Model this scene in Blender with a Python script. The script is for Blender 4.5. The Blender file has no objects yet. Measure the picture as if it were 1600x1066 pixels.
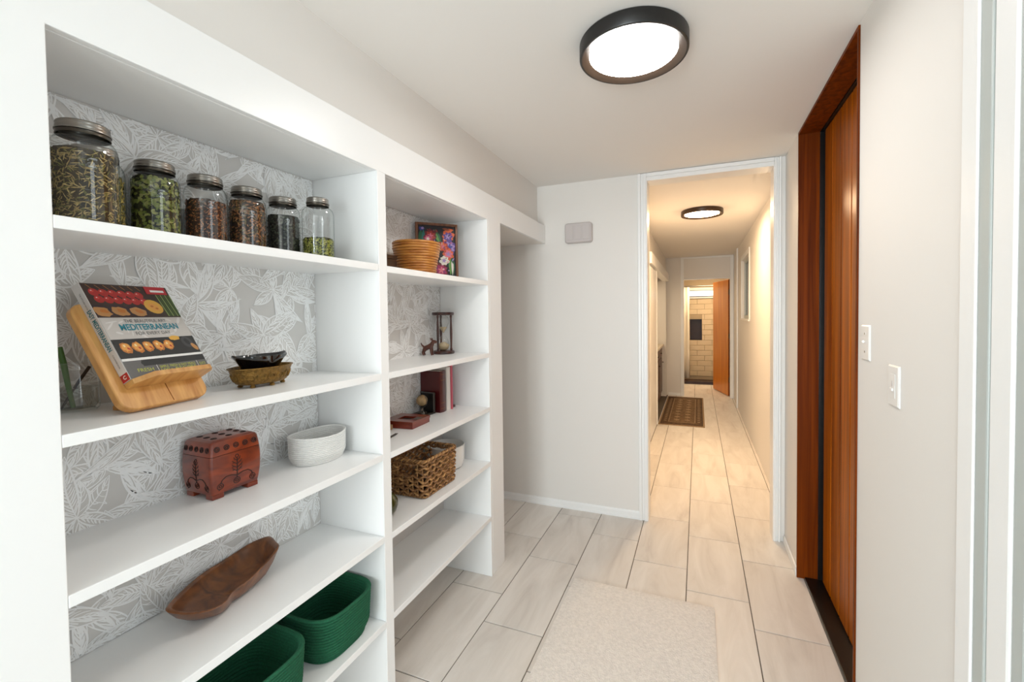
import bpy, bmesh, math, random
from math import sin, cos, pi, radians, sqrt
from mathutils import Vector, Matrix, noise

scene = bpy.context.scene
COL = scene.collection

# ------------------------------------------------------------------ colour helper
def srgb(r, g, b):
    def f(c):
        c /= 255.0
        return c / 12.92 if c <= 0.04045 else ((c + 0.055) / 1.055) ** 2.4
    return (f(r), f(g), f(b), 1.0)

# ------------------------------------------------------------------ camera
CAM_H = 1.4899
cam_data = bpy.data.cameras.new('camera')
cam_data.sensor_width = 36.0
cam_data.sensor_fit = 'HORIZONTAL'
cam_data.lens = 680.0 / 1600.0 * 36.0
cam_data.shift_x = -(826.5 - 800.0) / 1600.0
cam_data.shift_y = -(533.0 - 509.5) / 1600.0
cam_data.clip_start = 0.02
cam = bpy.data.objects.new('camera', cam_data)
COL.objects.link(cam)
cam.matrix_world = (Matrix.Translation((0, 0, CAM_H)) @ Matrix.Rotation(0.3708, 4, 'Z')
                    @ Matrix.Rotation(pi / 2 - 0.0262, 4, 'X') @ Matrix.Rotation(-0.0120, 4, 'Z'))
scene.camera = cam

# ------------------------------------------------------------------ world, lights, exposure
world = bpy.data.worlds.new('sky')
scene.world = world
world.use_nodes = True
wn = world.node_tree.nodes
wn['Background'].inputs['Color'].default_value = (0.80, 0.90, 1.0, 1)
wn['Background'].inputs['Strength'].default_value = 0.45

vs = scene.view_settings
vs.view_transform = 'Standard'
vs.look = 'None'
vs.gamma = 1.0
vs.use_curve_mapping = False
vs.exposure = 0.26

def area_light(name, loc, rot, sx, sy, power, color):
    d = bpy.data.lights.new(name, 'AREA')
    d.shape = 'RECTANGLE'
    d.size, d.size_y = sx, sy
    d.energy = power
    d.color = color
    o = bpy.data.objects.new(name, d)
    o.location = loc
    o.rotation_euler = rot
    COL.objects.link(o)
    return o

# daylight through the glass door on the right and the window behind the camera
area_light('daylight_door', (1.5, 0.50, 1.45), (0, radians(90), 0), 2.4, 0.60, 13, (0.90, 0.96, 1.0))
area_light('daylight_window', (-0.5, -3.6, 1.35), (radians(90), 0, 0), 1.5, 2.0, 140, (0.88, 0.95, 1.0))

# ------------------------------------------------------------------ materials
def new_mat(name):
    m = bpy.data.materials.new(name)
    m.use_nodes = True
    nt = m.node_tree
    return m, nt, nt.nodes, nt.links, nt.nodes['Principled BSDF']

def plain(name, col, rough=0.5, metal=0.0, spec=0.5, bump=None, coat=0.0, vary=None):
    """bump=(scale, strength, distance); vary=(scale, amount) multiplies the colour by soft noise"""
    m, nt, n, l, b = new_mat(name)
    b.inputs['Base Color'].default_value = col
    b.inputs['Roughness'].default_value = rough
    b.inputs['Metallic'].default_value = metal
    b.inputs['Specular IOR Level'].default_value = spec
    b.inputs['Coat Weight'].default_value = coat
    tc = n.new('ShaderNodeTexCoord')
    if vary:
        nz = n.new('ShaderNodeTexNoise'); nz.inputs['Scale'].default_value = vary[0]
        nz.inputs['Detail'].default_value = 4
        l.new(tc.outputs['Object'], nz.inputs['Vector'])
        cr = n.new('ShaderNodeValToRGB')
        a = vary[1]
        cr.color_ramp.elements[0].position = 0.3
        cr.color_ramp.elements[1].position = 0.7
        cr.color_ramp.elements[0].color = (col[0] * (1 - a), col[1] * (1 - a), col[2] * (1 - a), 1)
        cr.color_ramp.elements[1].color = (min(1, col[0] * (1 + a)), min(1, col[1] * (1 + a)), min(1, col[2] * (1 + a)), 1)
        l.new(nz.outputs['Fac'], cr.inputs['Fac'])
        l.new(cr.outputs['Color'], b.inputs['Base Color'])
    if bump:
        nb = n.new('ShaderNodeTexNoise'); nb.inputs['Scale'].default_value = bump[0]
        nb.inputs['Detail'].default_value = 3
        l.new(tc.outputs['Object'], nb.inputs['Vector'])
        bp = n.new('ShaderNodeBump'); bp.inputs['Strength'].default_value = bump[1]
        bp.inputs['Distance'].default_value = bump[2]
        l.new(nb.outputs['Fac'], bp.inputs['Height'])
        l.new(bp.outputs['Normal'], b.inputs['Normal'])
    return m

def wood(name, c1, c2, scale=(30, 30, 1.2), rough=0.35, coat=0.3, rand=0.25, detail=5, dist=0.6, spec=0.5):
    m, nt, n, l, b = new_mat(name)
    tc = n.new('ShaderNodeTexCoord')
    oi = n.new('ShaderNodeObjectInfo')
    add = n.new('ShaderNodeVectorMath'); add.operation = 'ADD'
    mul = n.new('ShaderNodeVectorMath'); mul.operation = 'SCALE'
    comb = n.new('ShaderNodeCombineXYZ')
    for k in range(3):
        l.new(oi.outputs['Random'], comb.inputs[k])
    l.new(comb.outputs[0], mul.inputs[0]); mul.inputs['Scale'].default_value = 7.0
    l.new(tc.outputs['Object'], add.inputs[0]); l.new(mul.outputs[0], add.inputs[1])
    mp = n.new('ShaderNodeMapping'); mp.inputs['Scale'].default_value = scale
    l.new(add.outputs[0], mp.inputs['Vector'])
    nz = n.new('ShaderNodeTexNoise'); nz.inputs['Scale'].default_value = 1.0
    nz.inputs['Detail'].default_value = detail
    nz.inputs['Distortion'].default_value = dist
    l.new(mp.outputs[0], nz.inputs['Vector'])
    cr = n.new('ShaderNodeValToRGB')
    cr.color_ramp.elements[0].position = 0.3; cr.color_ramp.elements[0].color = c1
    cr.color_ramp.elements[1].position = 0.68; cr.color_ramp.elements[1].color = c2
    l.new(nz.outputs['Fac'], cr.inputs['Fac'])
    hs = n.new('ShaderNodeHueSaturation')
    mr = n.new('ShaderNodeMapRange')
    mr.inputs['To Min'].default_value = 1 - rand; mr.inputs['To Max'].default_value = 1 + rand
    l.new(oi.outputs['Random'], mr.inputs['Value']); l.new(mr.outputs[0], hs.inputs['Value'])
    l.new(cr.outputs['Color'], hs.inputs['Color'])
    l.new(hs.outputs['Color'], b.inputs['Base Color'])
    b.inputs['Roughness'].default_value = rough
    b.inputs['Coat Weight'].default_value = coat
    b.inputs['Specular IOR Level'].default_value = spec
    b.inputs['Coat Roughness'].default_value = 0.25
    bp = n.new('ShaderNodeBump'); bp.inputs['Strength'].default_value = 0.15; bp.inputs['Distance'].default_value = 0.001
    l.new(nz.outputs['Fac'], bp.inputs['Height']); l.new(bp.outputs['Normal'], b.inputs['Normal'])
    return m

def thin_glass(name, tint=(0.97, 0.98, 0.97), edge=(0.55, 0.60, 0.57), ior=1.5):
    m = bpy.data.materials.new(name); m.use_nodes = True
    nt = m.node_tree; n = nt.nodes; l = nt.links
    for x in list(n): n.remove(x)
    out = n.new('ShaderNodeOutputMaterial')
    lw = n.new('ShaderNodeLayerWeight'); lw.inputs['Blend'].default_value = 0.5
    cr = n.new('ShaderNodeValToRGB')
    cr.color_ramp.elements[0].position = 0.62; cr.color_ramp.elements[0].color = tint + (1,)
    cr.color_ramp.elements[1].position = 0.95; cr.color_ramp.elements[1].color = edge + (1,)
    l.new(lw.outputs['Facing'], cr.inputs['Fac'])
    tr = n.new('ShaderNodeBsdfTransparent'); l.new(cr.outputs['Color'], tr.inputs['Color'])
    gl = n.new('ShaderNodeBsdfGlossy'); gl.inputs['Roughness'].default_value = 0.03
    f0 = ((ior - 1) / (ior + 1)) ** 2
    pw = n.new('ShaderNodeMath'); pw.operation = 'POWER'; pw.inputs[1].default_value = 5.0
    l.new(lw.outputs['Facing'], pw.inputs[0])
    fr = n.new('ShaderNodeMath'); fr.operation = 'MULTIPLY_ADD'; fr.inputs[1].default_value = (1 - f0) * 0.75; fr.inputs[2].default_value = f0
    l.new(pw.outputs[0], fr.inputs[0])
    mx = n.new('ShaderNodeMixShader')
    l.new(fr.outputs[0], mx.inputs['Fac']); l.new(tr.outputs[0], mx.inputs[1]); l.new(gl.outputs[0], mx.inputs[2])
    l.new(mx.outputs[0], out.inputs['Surface'])
    return m

def emit(name, col, strength):
    m, nt, n, l, b = new_mat(name)
    b.inputs['Base Color'].default_value = (0.9, 0.9, 0.9, 1)
    b.inputs['Emission Color'].default_value = col
    b.inputs['Emission Strength'].default_value = strength
    return m

M_paint = plain('paint_white', srgb(238, 234, 229), 0.6, bump=(260, 0.06, 0.002))
M_ceil = plain('paint_ceiling', srgb(243, 240, 236), 0.8, bump=(180, 0.08, 0.002))
M_gloss = plain('paint_gloss_white', srgb(248, 248, 247), 0.32, bump=(90, 0.03, 0.001))
M_alum = plain('painted_frame', srgb(188, 194, 191), 0.35)
M_grout = plain('grout', srgb(104, 94, 84), 0.9)
M_paper = plain('wallpaper_ground', srgb(216, 213, 209), 0.75, vary=(9, 0.03))
M_print = plain('wallpaper_print', srgb(252, 252, 251), 0.7)
M_black = plain('black_metal', srgb(22, 20, 19), 0.35)
M_bronze = plain('bronze_metal', srgb(62, 46, 32), 0.35, metal=0.5)
M_lampin = plain('lamp_inner_ring', srgb(70, 56, 46), 0.3)
M_lamp = emit('lamp_diffuser_near', (1.0, 0.97, 0.93, 1), 30.0)
M_lamp2 = emit('lamp_diffuser_hall', (1.0, 0.70, 0.41, 1), 95.0)
M_plate = plain('switch_plastic', srgb(238, 236, 233), 0.3)
M_chime = plain('chime_plastic', srgb(206, 198, 196), 0.5)
M_doorwood = wood('door_wood', srgb(120, 50, 0), srgb(188, 100, 2), (34, 34, 0.9), 0.32, 0.0, 0.10, spec=0.18)
M_framewood = wood('frame_wood', srgb(76, 26, 0), srgb(130, 58, 2), (40, 40, 1.1), 0.45, 0.0, 0.1, spec=0.12)
M_bathdoor = wood('bath_door_wood', srgb(196, 104, 14), srgb(228, 146, 44), (26, 26, 1.0), 0.4, 0.2, 0.05)
M_dark = plain('threshold_black_gap_shade', srgb(16, 14, 13), 0.35, vary=(60, 0.3))  # black of the threshold, also painted shade in the door gap
M_glass = thin_glass('window_glass')
M_jarglass = thin_glass('jar_glass', (0.99, 0.995, 0.99), (0.62, 0.66, 0.64), 1.75)
M_lid = plain('jar_lid_metal', srgb(148, 143, 136), 0.30, metal=0.92)
M_lid_shade = plain('jar_lid_skirt_shaded', srgb(84, 78, 70), 0.32, metal=0.9)  # darker lid metal: the shade at the threads is put into its colour
M_rug = plain('rug_wool', srgb(244, 238, 231), 0.95, bump=(170, 1.0, 0.006), vary=(70, 0.07))

def tile_mat():
    m, nt, n, l, b = new_mat('floor_tile_ceramic')
    tc = n.new('ShaderNodeTexCoord'); oi = n.new('ShaderNodeObjectInfo')
    comb = n.new('ShaderNodeCombineXYZ')
    for k in range(3): l.new(oi.outputs['Random'], comb.inputs[k])
    mul = n.new('ShaderNodeVectorMath'); mul.operation = 'SCALE'; mul.inputs['Scale'].default_value = 13
    l.new(comb.outputs[0], mul.inputs[0])
    add = n.new('ShaderNodeVectorMath'); add.operation = 'ADD'
    l.new(tc.outputs['Object'], add.inputs[0]); l.new(mul.outputs[0], add.inputs[1])
    mp = n.new('ShaderNodeMapping'); mp.inputs['Scale'].default_value = (9, 1.8, 1)
    mp.inputs['Rotation'].default_value = (0, 0, 0.12)
    l.new(add.outputs[0], mp.inputs['Vector'])
    nz = n.new('ShaderNodeTexNoise'); nz.inputs['Scale'].default_value = 1.0; nz.inputs['Detail'].default_value = 6
    nz.inputs['Roughness'].default_value = 0.6; nz.inputs['Distortion'].default_value = 0.8
    l.new(mp.outputs[0], nz.inputs['Vector'])
    cr = n.new('ShaderNodeValToRGB')
    e = cr.color_ramp.elements
    e[0].position = 0.26; e[0].color = srgb(212, 204, 196)
    e[1].position = 0.62; e[1].color = srgb(236, 230, 223)
    x = e.new(0.42); x.color = srgb(226, 219, 211)
    l.new(nz.outputs['Fac'], cr.inputs['Fac'])
    hs = n.new('ShaderNodeHueSaturation')
    mr = n.new('ShaderNodeMapRange'); mr.inputs['To Min'].default_value = 0.96; mr.inputs['To Max'].default_value = 1.04
    l.new(oi.outputs['Random'], mr.inputs['Value']); l.new(mr.outputs[0], hs.inputs['Value'])
    l.new(cr.outputs[0], hs.inputs['Color']); l.new(hs.outputs[0], b.inputs['Base Color'])
    b.inputs['Roughness'].default_value = 0.42
    return m
M_tile = tile_mat()

# ------------------------------------------------------------------ mesh builder
class MB:
    def __init__(self):
        self.v = []; self.f = []; self.mi = []; self.cur = 0
    def vert(self, p):
        self.v.append(tuple(p)); return len(self.v) - 1
    def face(self, idx, mi=None):
        self.f.append(tuple(idx)); self.mi.append(self.cur if mi is None else mi)
    def box(self, x0, y0, z0, x1, y1, z1):
        if x0 > x1: x0, x1 = x1, x0
        if y0 > y1: y0, y1 = y1, y0
        if z0 > z1: z0, z1 = z1, z0
        b = len(self.v)
        self.v += [(x0, y0, z0), (x1, y0, z0), (x1, y1, z0), (x0, y1, z0), (x0, y0, z1), (x1, y0, z1), (x1, y1, z1), (x0, y1, z1)]
        for q in ((0, 3, 2, 1), (4, 5, 6, 7), (0, 1, 5, 4), (1, 2, 6, 5), (2, 3, 7, 6), (3, 0, 4, 7)):
            self.face([b + i for i in q])
        return self
    def obox(self, o, u, v, w, lu, lv, lw):
        """box from origin along three unit axes"""
        o, u, v, w = Vector(o), Vector(u), Vector(v), Vector(w)
        b = len(self.v)
        for c in (0, 1):
            for (a, d) in ((0, 0), (1, 0), (1, 1), (0, 1)):
                self.v.append(tuple(o + u * (lu * a) + v * (lv * d) + w * (lw * c)))
        flip = u.cross(v).dot(w) * lu * lv * lw < 0
        for q in ((0, 3, 2, 1), (4, 5, 6, 7), (0, 1, 5, 4), (1, 2, 6, 5), (2, 3, 7, 6), (3, 0, 4, 7)):
            q = [b + i for i in q]
            self.face(q[::-1] if flip else q)
        return self
    def loft(self, loops, closed=True, cap0=False, cap1=False):
        """loops: list of equally long vertex lists"""
        n = len(loops[0]); base = []
        for lp in loops:
            base.append(len(self.v)); self.v += [tuple(p) for p in lp]
        for a, b in zip(base, base[1:]):
            for i in range(n if closed else n - 1):
                j = (i + 1) % n
                self.face((a + i, a + j, b + j, b + i))
        if cap0: self.face([base[0] + i for i in range(n)][::-1])
        if cap1: self.face([base[-1] + i for i in range(n)])
        return self
    def lathe(self, prof, n=40, cx=0, cy=0, sx=1, sy=1, cap0=False, cap1=False):
        loops = [[(cx + r * sx * cos(2 * pi * i / n), cy + r * sy * sin(2 * pi * i / n), z) for i in range(n)] for r, z in prof]
        return self.loft(loops, True, cap0, cap1)
    def tube(self, pts, r, n=8, closed=False, caps=True):
        pts = [Vector(p) for p in pts]
        m = len(pts); loops = []
        rs = r if isinstance(r, (list, tuple)) else [r] * m
        prev = None
        for i, p in enumerate(pts):
            if closed: t = pts[(i + 1) % m] - pts[i - 1]
            else: t = pts[min(i + 1, m - 1)] - pts[max(i - 1, 0)]
            t.normalize()
            if prev is None:
                a = Vector((0, 0, 1)) if abs(t.z) < 0.9 else Vector((1, 0, 0))
                u = t.cross(a).normalized()
            else:
                u = (prev - t * prev.dot(t)).normalized()
            prev = u
            w = t.cross(u)
            loops.append([p + (u * cos(2 * pi * k / n) + w * sin(2 * pi * k / n)) * rs[i] for k in range(n)])
        if closed:
            loops.append(loops[0])
            return self.loft(loops)
        return self.loft(loops, True, caps, caps)
    def prism(self, poly, o, u, v, w, d):
        """polygon (2D list) in frame o,u,v extruded by d along w"""
        o, u, v, w = Vector(o), Vector(u), Vector(v), Vector(w)
        a = [o + u * p + v * q for p, q in poly]
        b = [x + w * d for x in a]
        return self.loft([a, b], True, True, True)
    def poly(self, pts, mi=None):
        b = len(self.v); self.v += [tuple(p) for p in pts]
        self.face([b + i for i in range(len(pts))], mi)
        return self

OBJ_COUNT = {}
def mk(name, mb, mats, parent=None, smooth=False, loc=None, angle=40, bevel=None, kind=None, fixn=True):
    me = bpy.data.meshes.new(name)
    me.from_pydata(mb.v, [], mb.f)
    if not isinstance(mats, (list, tuple)): mats = [mats]
    for m in mats: me.materials.append(m)
    if len(mats) > 1:
        me.polygons.foreach_set('material_index', mb.mi)
    if fixn:
        bm = bmesh.new(); bm.from_mesh(me)
        bmesh.ops.recalc_face_normals(bm, faces=bm.faces)
        bm.to_mesh(me); bm.free()
    if smooth:
        me.polygons.foreach_set('use_smooth', [True] * len(me.polygons))
        me.set_sharp_from_angle(angle=radians(angle))
    me.update()
    o = bpy.data.objects.new(name, me)
    COL.objects.link(o)
    if parent is not None: o.parent = parent
    if loc is not None: o.location = loc
    if bevel:
        md = o.modifiers.new('bevel', 'BEVEL'); md.width = bevel; md.segments = 2; md.limit_method = 'ANGLE'
        md.angle_limit = radians(40)
    if kind: o['kind'] = kind
    return o

def thing(name, label, cat, loc=(0, 0, 0), rz=0, group=None):
    o = bpy.data.objects.new(name, None)
    o.empty_display_size = 0.05
    o.location = loc; o.rotation_euler = (0, 0, rz)
    o['label'] = label; o['category'] = cat
    if group: o['group'] = group
    COL.objects.link(o)
    return o

def tag(o, label, cat, group=None):
    o['label'] = label; o['category'] = cat
    if group: o['group'] = group
    return o

def struct(name, mb, mat, **kw):
    o = mk(name, mb, mat, **kw); o['kind'] = 'structure'; return o

def struct_root(name, loc=(0, 0, 0)):
    o = bpy.data.objects.new(name, None); o.empty_display_size = 0.05
    o.location = loc; o['kind'] = 'structure'; COL.objects.link(o); return o

def text_mesh(name, body, size, mat, parent, M, extrude=0.0, align='CENTER', shear=0.0, width=None, bold=0.0):
    cu = bpy.data.curves.new(name, 'FONT')
    cu.body = body; cu.size = size; cu.align_x = align; cu.align_y = 'CENTER'; cu.extrude = extrude; cu.shear = shear
    cu.offset = bold; cu.resolution_u = 3
    tmp = bpy.data.objects.new(name + '_tmp', cu); COL.objects.link(tmp)
    dg = bpy.context.evaluated_depsgraph_get()
    me = bpy.data.meshes.new_from_object(tmp.evaluated_get(dg))
    bpy.data.objects.remove(tmp); bpy.data.curves.remove(cu)
    if width:
        xs = [v.co.x for v in me.vertices]
        k = width / max(1e-6, max(xs) - min(xs))
        c = (max(xs) + min(xs)) / 2 if align == 'CENTER' else min(xs)
        for v in me.vertices: v.co.x = (v.co.x - c) * k
    me.name = name
    me.transform(M)
    me.materials.clear(); me.materials.append(mat)
    o = bpy.data.objects.new(name, me); COL.objects.link(o); o.parent = parent
    return o

def frame_matrix(o, u, v, w):
    m = Matrix.Identity(4)
    for r in range(3):
        m[r][0] = u[r]; m[r][1] = v[r]; m[r][2] = w[r]; m[r][3] = o[r]
    return m

# ------------------------------------------------------------------ key dimensions (metres)
XS, XB, XR = -1.0944, -1.408, 0.5184        # shelf front plane, shelf back, right wall
XU = -1.1576                                 # wall above the shelf beam
YL, YD, YD2, YR, YP = 0.4304, 1.2984, 1.3437, 2.1898, 2.364
YF, YF2 = 3.185, 3.30                        # far wall of the entry
ZC, ZH, ZP, ZFT = 2.473, 2.0244, 2.0352, 2.170
ZA = [1.6829, 1.2777, 0.9756, 0.6654, 0.3421]
ZB = [1.6804, 1.2763, 0.9707, 0.6611, 0.3467]
HL, HR = -0.512, 0.575                       # hallway walls
YE, YE2 = 8.25, 8.37                         # hallway end wall
YBK = 10.3                                   # bathroom back wall
YN = -3.0                                    # wall behind the camera

# ================================================================== STRUCTURE
fl = MB().box(-2.5, YN - 0.1, -0.06, 0.95, YF2, -0.004)
fl.box(-1.3, YF2, -0.06, 0.95, 10.5, -0.004)
floor = struct('floor', fl, M_grout)

# floor tiles, running bond with a one-third offset
TW, TL, GAP = 0.305, 0.6101, 0.0045
XE, OFF = -0.0613, 2.4455
tile_cache = {}
def tile_mesh(w, l):
    key = (round(w, 3), round(l, 3))
    if key not in tile_cache:
        e = 0.0012
        mb = MB()
        lo = lambda i, z: [(-w / 2 + i, -l / 2 + i, z), (w / 2 - i, -l / 2 + i, z), (w / 2 - i, l / 2 - i, z), (-w / 2 + i, l / 2 - i, z)]
        mb.loft([lo(0, -0.004), lo(0, -e), lo(e, 0)], True, True, True)
        me = bpy.data.meshes.new('floor_tile'); me.from_pydata(mb.v, [], mb.f); me.materials.append(M_tile)
        tile_cache[key] = me
    return tile_cache[key]
def add_tile(x0, y0, x1, y1):
    if x1 - x0 < 0.012 or y1 - y0 < 0.012: return
    o = bpy.data.objects.new('floor_tile', tile_mesh(x1 - x0, y1 - y0))
    o.location = ((x0 + x1) / 2, (y0 + y1) / 2, 0)
    o.parent = floor; COL.objects.link(o)
for k in range(-8, 3):
    xa, xb = XE + k * TW + GAP / 2, XE + (k + 1) * TW - GAP / 2
    off = OFF - 0.1999 * k
    if k <= -2: off = {-2: 2.870, -3: 2.465, -4: 2.073}.get(k, OFF - 0.1999 * k)
    off -= math.ceil((off - YN) / TL) * TL
    y = off
    while y < 9.65:
        ya, yb = y + GAP / 2, y + TL - GAP / 2
        y += TL
        # entry part
        a, b = max(xa, -2.4), min(xb, 0.60)
        inside_hall = xa > HL and xb < HR
        if inside_hall:
            if max(ya, YN) < min(yb, 9.65): add_tile(a, max(ya, YN), b, min(yb, 9.65))
        else:
            if ya < YF: add_tile(a, max(ya, YN), b, min(yb, YF - 0.001))
            a2, b2 = max(xa, HL), min(xb, HR)
            if yb > YF and b2 - a2 > 0.012: add_tile(a2, max(ya, YF2), b2, min(yb, 9.65))

cl = MB().box(-2.5, YN - 0.1, ZC, 0.95, 10.5, ZC + 0.08)
ceiling = struct('ceiling', cl, M_ceil)
struct('ceiling', MB().box(-2.4, YP, ZP, XS - 0.0202, YF - 0.0005, ZP + 0.01), M_paint)

# left wall: pier, post, beam over the shelves
wl = MB().prism([(YN, 0), (YL, 0), (YL, ZH), (YR + 0.02, ZH), (YR + 0.02, 0), (YP, 0), (YP, ZP), (YF - 0.0005, ZP), (YF - 0.0005, ZFT), (YN, ZFT)],
                (XS - 0.02, 0, 0), (0, 1, 0), (0, 0, 1), (1, 0, 0), 0.02)
struct('wall_left', wl, M_gloss, bevel=0.002)
struct('wall_left', MB().box(-1.5, YN, 0, XS - 0.0202, YL - 0.018, ZFT), M_paint)
struct('wall_left', MB().box(-1.5, YR + 0.02, 0, XS - 0.0202, YP, ZP), M_paint)
struct('trim_1', MB().box(-1.25, YL - 0.018, ZH + 0.0215, XS - 0.0202, YF - 0.0005, ZFT), M_gloss)
struct('wall_left', MB().box(-1.25, YN, ZFT, XU, YF, ZC), M_paint)
struct('wall_passage', MB().box(-2.5, YP - 0.1, 0, -2.4, YF, ZC), M_paint)
struct('wall_passage', MB().box(-2.4, YP - 0.1, 0, -1.5, YP, ZC), M_paint)
struct('wall_shelf_back', MB().box(-1.5, YL - 0.018, 0, XB - 0.012, YR + 0.02, ZFT), M_paint)

# far wall with the hallway opening
DL, DR, DZ = -0.333, 0.451, 2.418
wf = MB().box(-2.4, YF, 0, DL - 0.012, YF2, ZC)
wf.box(DR + 0.012, YF, 0, 0.95, YF2, ZC).box(DL - 0.012, YF, DZ + 0.012, DR + 0.012, YF2, ZC)
struct('wall_far', wf, M_paint)
dr = struct_root('door_1', (0, YF, 0))
mb = MB().box(DL - 0.0115, -0.012, 0, DL, 0.127, DZ)
mk('jamb', mb, M_gloss, dr)
mk('jamb', MB().box(DR, -0.012, 0, DR + 0.0115, 0.127, DZ), M_gloss, dr)
mk('head_jamb', MB().box(DL - 0.0115, -0.012, DZ, DR + 0.0115, 0.127, DZ + 0.0115), M_gloss, dr)
def casing_bm(x0, x1, z1, y0=-0.001):
    # stepped moulding: three steps, lowest towards the opening
    mb = MB(); s = (x1 - x0)
    mb.box(x0, y0 - 0.020, 0, x0 + s * 0.34, y0, z1)
    mb.box(x0 + s * 0.34, y0 - 0.013, 0, x0 + s * 0.62, y0, z1)
    mb.box(x0 + s * 0.62, y0 - 0.018, 0, x1, y0, z1)
    return mb
mk('casing', casing_bm(-0.397, DL - 0.004, ZC - 0.002), M_gloss, dr, bevel=0.003)
mk('casing', casing_bm(0.493, DR + 0.004, ZC - 0.002), M_gloss, dr, bevel=0.003)
mb = MB().box(DL - 0.004, -0.014, DZ + 0.004, DR + 0.004, -0.001, DZ + 0.028)
mb.box(DL - 0.004, -0.020, DZ + 0.028, DR + 0.004, -0.001, ZC - 0.002)
mk('head_casing', mb, M_gloss, dr, bevel=0.003)

def baseboard(x0, x1, y, z=0.058):
    prof = [(0, 0), (0.013, 0), (0.013, 0.012), (0.010, 0.016), (0.010, z - 0.014), (0.006, z - 0.008), (0.004, z), (0, z)]
    mb = MB()
    mb.loft([[(x0, y - d, h) for d, h in prof], [(x1, y - d, h) for d, h in prof]], True, True, True)
    return mb
struct('baseboard_far', baseboard(-2.4, -0.398, YF - 0.0005), M_gloss)

# right wall, wooden door recess, glass door
YJ0, YJ1 = 1.833, 2.772
ZDH = 2.452
wr = MB().box(XR, YJ1 + 0.012, 0, 0.74, YF - 0.0005, ZC)
wr.box(XR, 1.185, 0, 0.74, YJ0 - 0.012, ZC)
wr.box(XR, YJ0 - 0.012, ZDH + 0.014, 0.74, YJ1 + 0.012, ZC)
wr.box(XR, YN, 2.36, 0.74, 1.185, ZC)
wr.box(XR, YN, 0, 0.74, -1.15, 2.36)
struct('wall_right', wr, M_paint)
struct('baseboard_right', MB().box(XR - 0.010, YJ1 + 0.016, 0, XR - 0.0005, YF - 0.022, 0.05), M_gloss, bevel=0.003)

d1 = struct_root('door_2', (0, 0, 0))
mb = MB().box(XR - 0.006, YJ1, 0.001, 0.612, YJ1 + 0.011, ZDH)
mk('jamb', mb, M_framewood, d1)
mk('jamb', MB().box(XR - 0.006, YJ0 - 0.011, 0.001, 0.612, YJ0, ZDH), M_framewood, d1)
mk('head_jamb', MB().box(XR - 0.006, YJ0 - 0.011, ZDH, 0.612, YJ1 + 0.011, ZDH + 0.013), M_framewood, d1)
mk('gap_shade', MB().box(0.612, YJ1 - 0.002, 0.012, 0.70, YJ1 + 0.011, ZDH + 0.013), M_dark, d1)  # dark strips that paint the shade in the gap round the door leaf
mk('gap_shade', MB().box(0.612, YJ0 - 0.011, 0.012, 0.70, YJ0 + 0.002, ZDH + 0.013), M_dark, d1)
mk('gap_shade', MB().box(0.616, YJ0 + 0.002, ZDH - 0.004, 0.70, YJ1 - 0.002, ZDH + 0.013), M_dark, d1)
ys = [YJ0 + 0.004, 2.02, 2.158, 2.303, 2.449, 2.596, 2.742]
for a, b in zip(ys, ys[1:]):
    mb = MB()
    c = 0.007
    poly = [(a + 0.0013, 0.66), (a + 0.0013, 0.628 + c), (a + c, 0.628), (b - c, 0.628), (b - 0.0013, 0.628 + c), (b - 0.0013, 0.66)]
    mb.loft([[(x, y, 0.022) for y, x in poly], [(x, y, ZDH - 0.008) for y, x in poly]], True, True, True)
    mk('plank', mb, M_doorwood, d1)
mk('door_back', MB().box(0.661, YJ0 + 0.004, 0.022, 0.69, YJ1 - 0.003, ZDH - 0.008), M_framewood, d1)
mk('threshold', MB().box(0.5495, YJ0, 0.0005, 0.69, YJ1, 0.012), M_dark, d1, bevel=0.003)

# glass patio door right beside the camera, only its white frame shows
w1 = struct_root('window_1', (0, 0, 0))
mk('casing', MB().box(XR - 0.006, 1.128, 0, 0.60, 1.1845, 2.36), M_gloss, w1, bevel=0.003)
mk('outer_frame', MB().box(XR - 0.003, 1.088, 0, 0.64, 1.1275, 2.36), M_alum, w1, bevel=0.004)
mk('sash_stile', MB().box(XR - 0.002, 1.020, 0.02, 0.60, 1.0875, 2.34), M_gloss, w1, bevel=0.006)
mk('sash_stile', MB().box(XR + 0.001, 0.985, 0.02, 0.62, 1.0195, 2.34), M_alum, w1, bevel=0.004)
mk('sash_stile', MB().box(XR + 0.004, 0.93, 0.02, 0.60, 0.9845, 2.34), M_gloss, w1, bevel=0.004)
mk('top_rail', MB().box(XR + 0.004, -1.15, 2.27, 0.60, 0.9295, 2.34), M_alum, w1)
mk('bottom_rail', MB().box(XR + 0.004, -1.15, 0.02, 0.60, 0.9295, 0.11), M_alum, w1)
mk('meeting_stile', MB().box(XR + 0.004, -0.12, 0.1105, 0.60, -0.05, 2.2695), M_alum, w1)
mk('pane', MB().box(0.556, -0.0495, 0.1105, 0.562, 0.9295, 2.2695), M_glass, w1)
mk('pane', MB().box(0.556, -1.15, 0.1105, 0.562, -0.1205, 2.2695), M_glass, w1)

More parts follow.
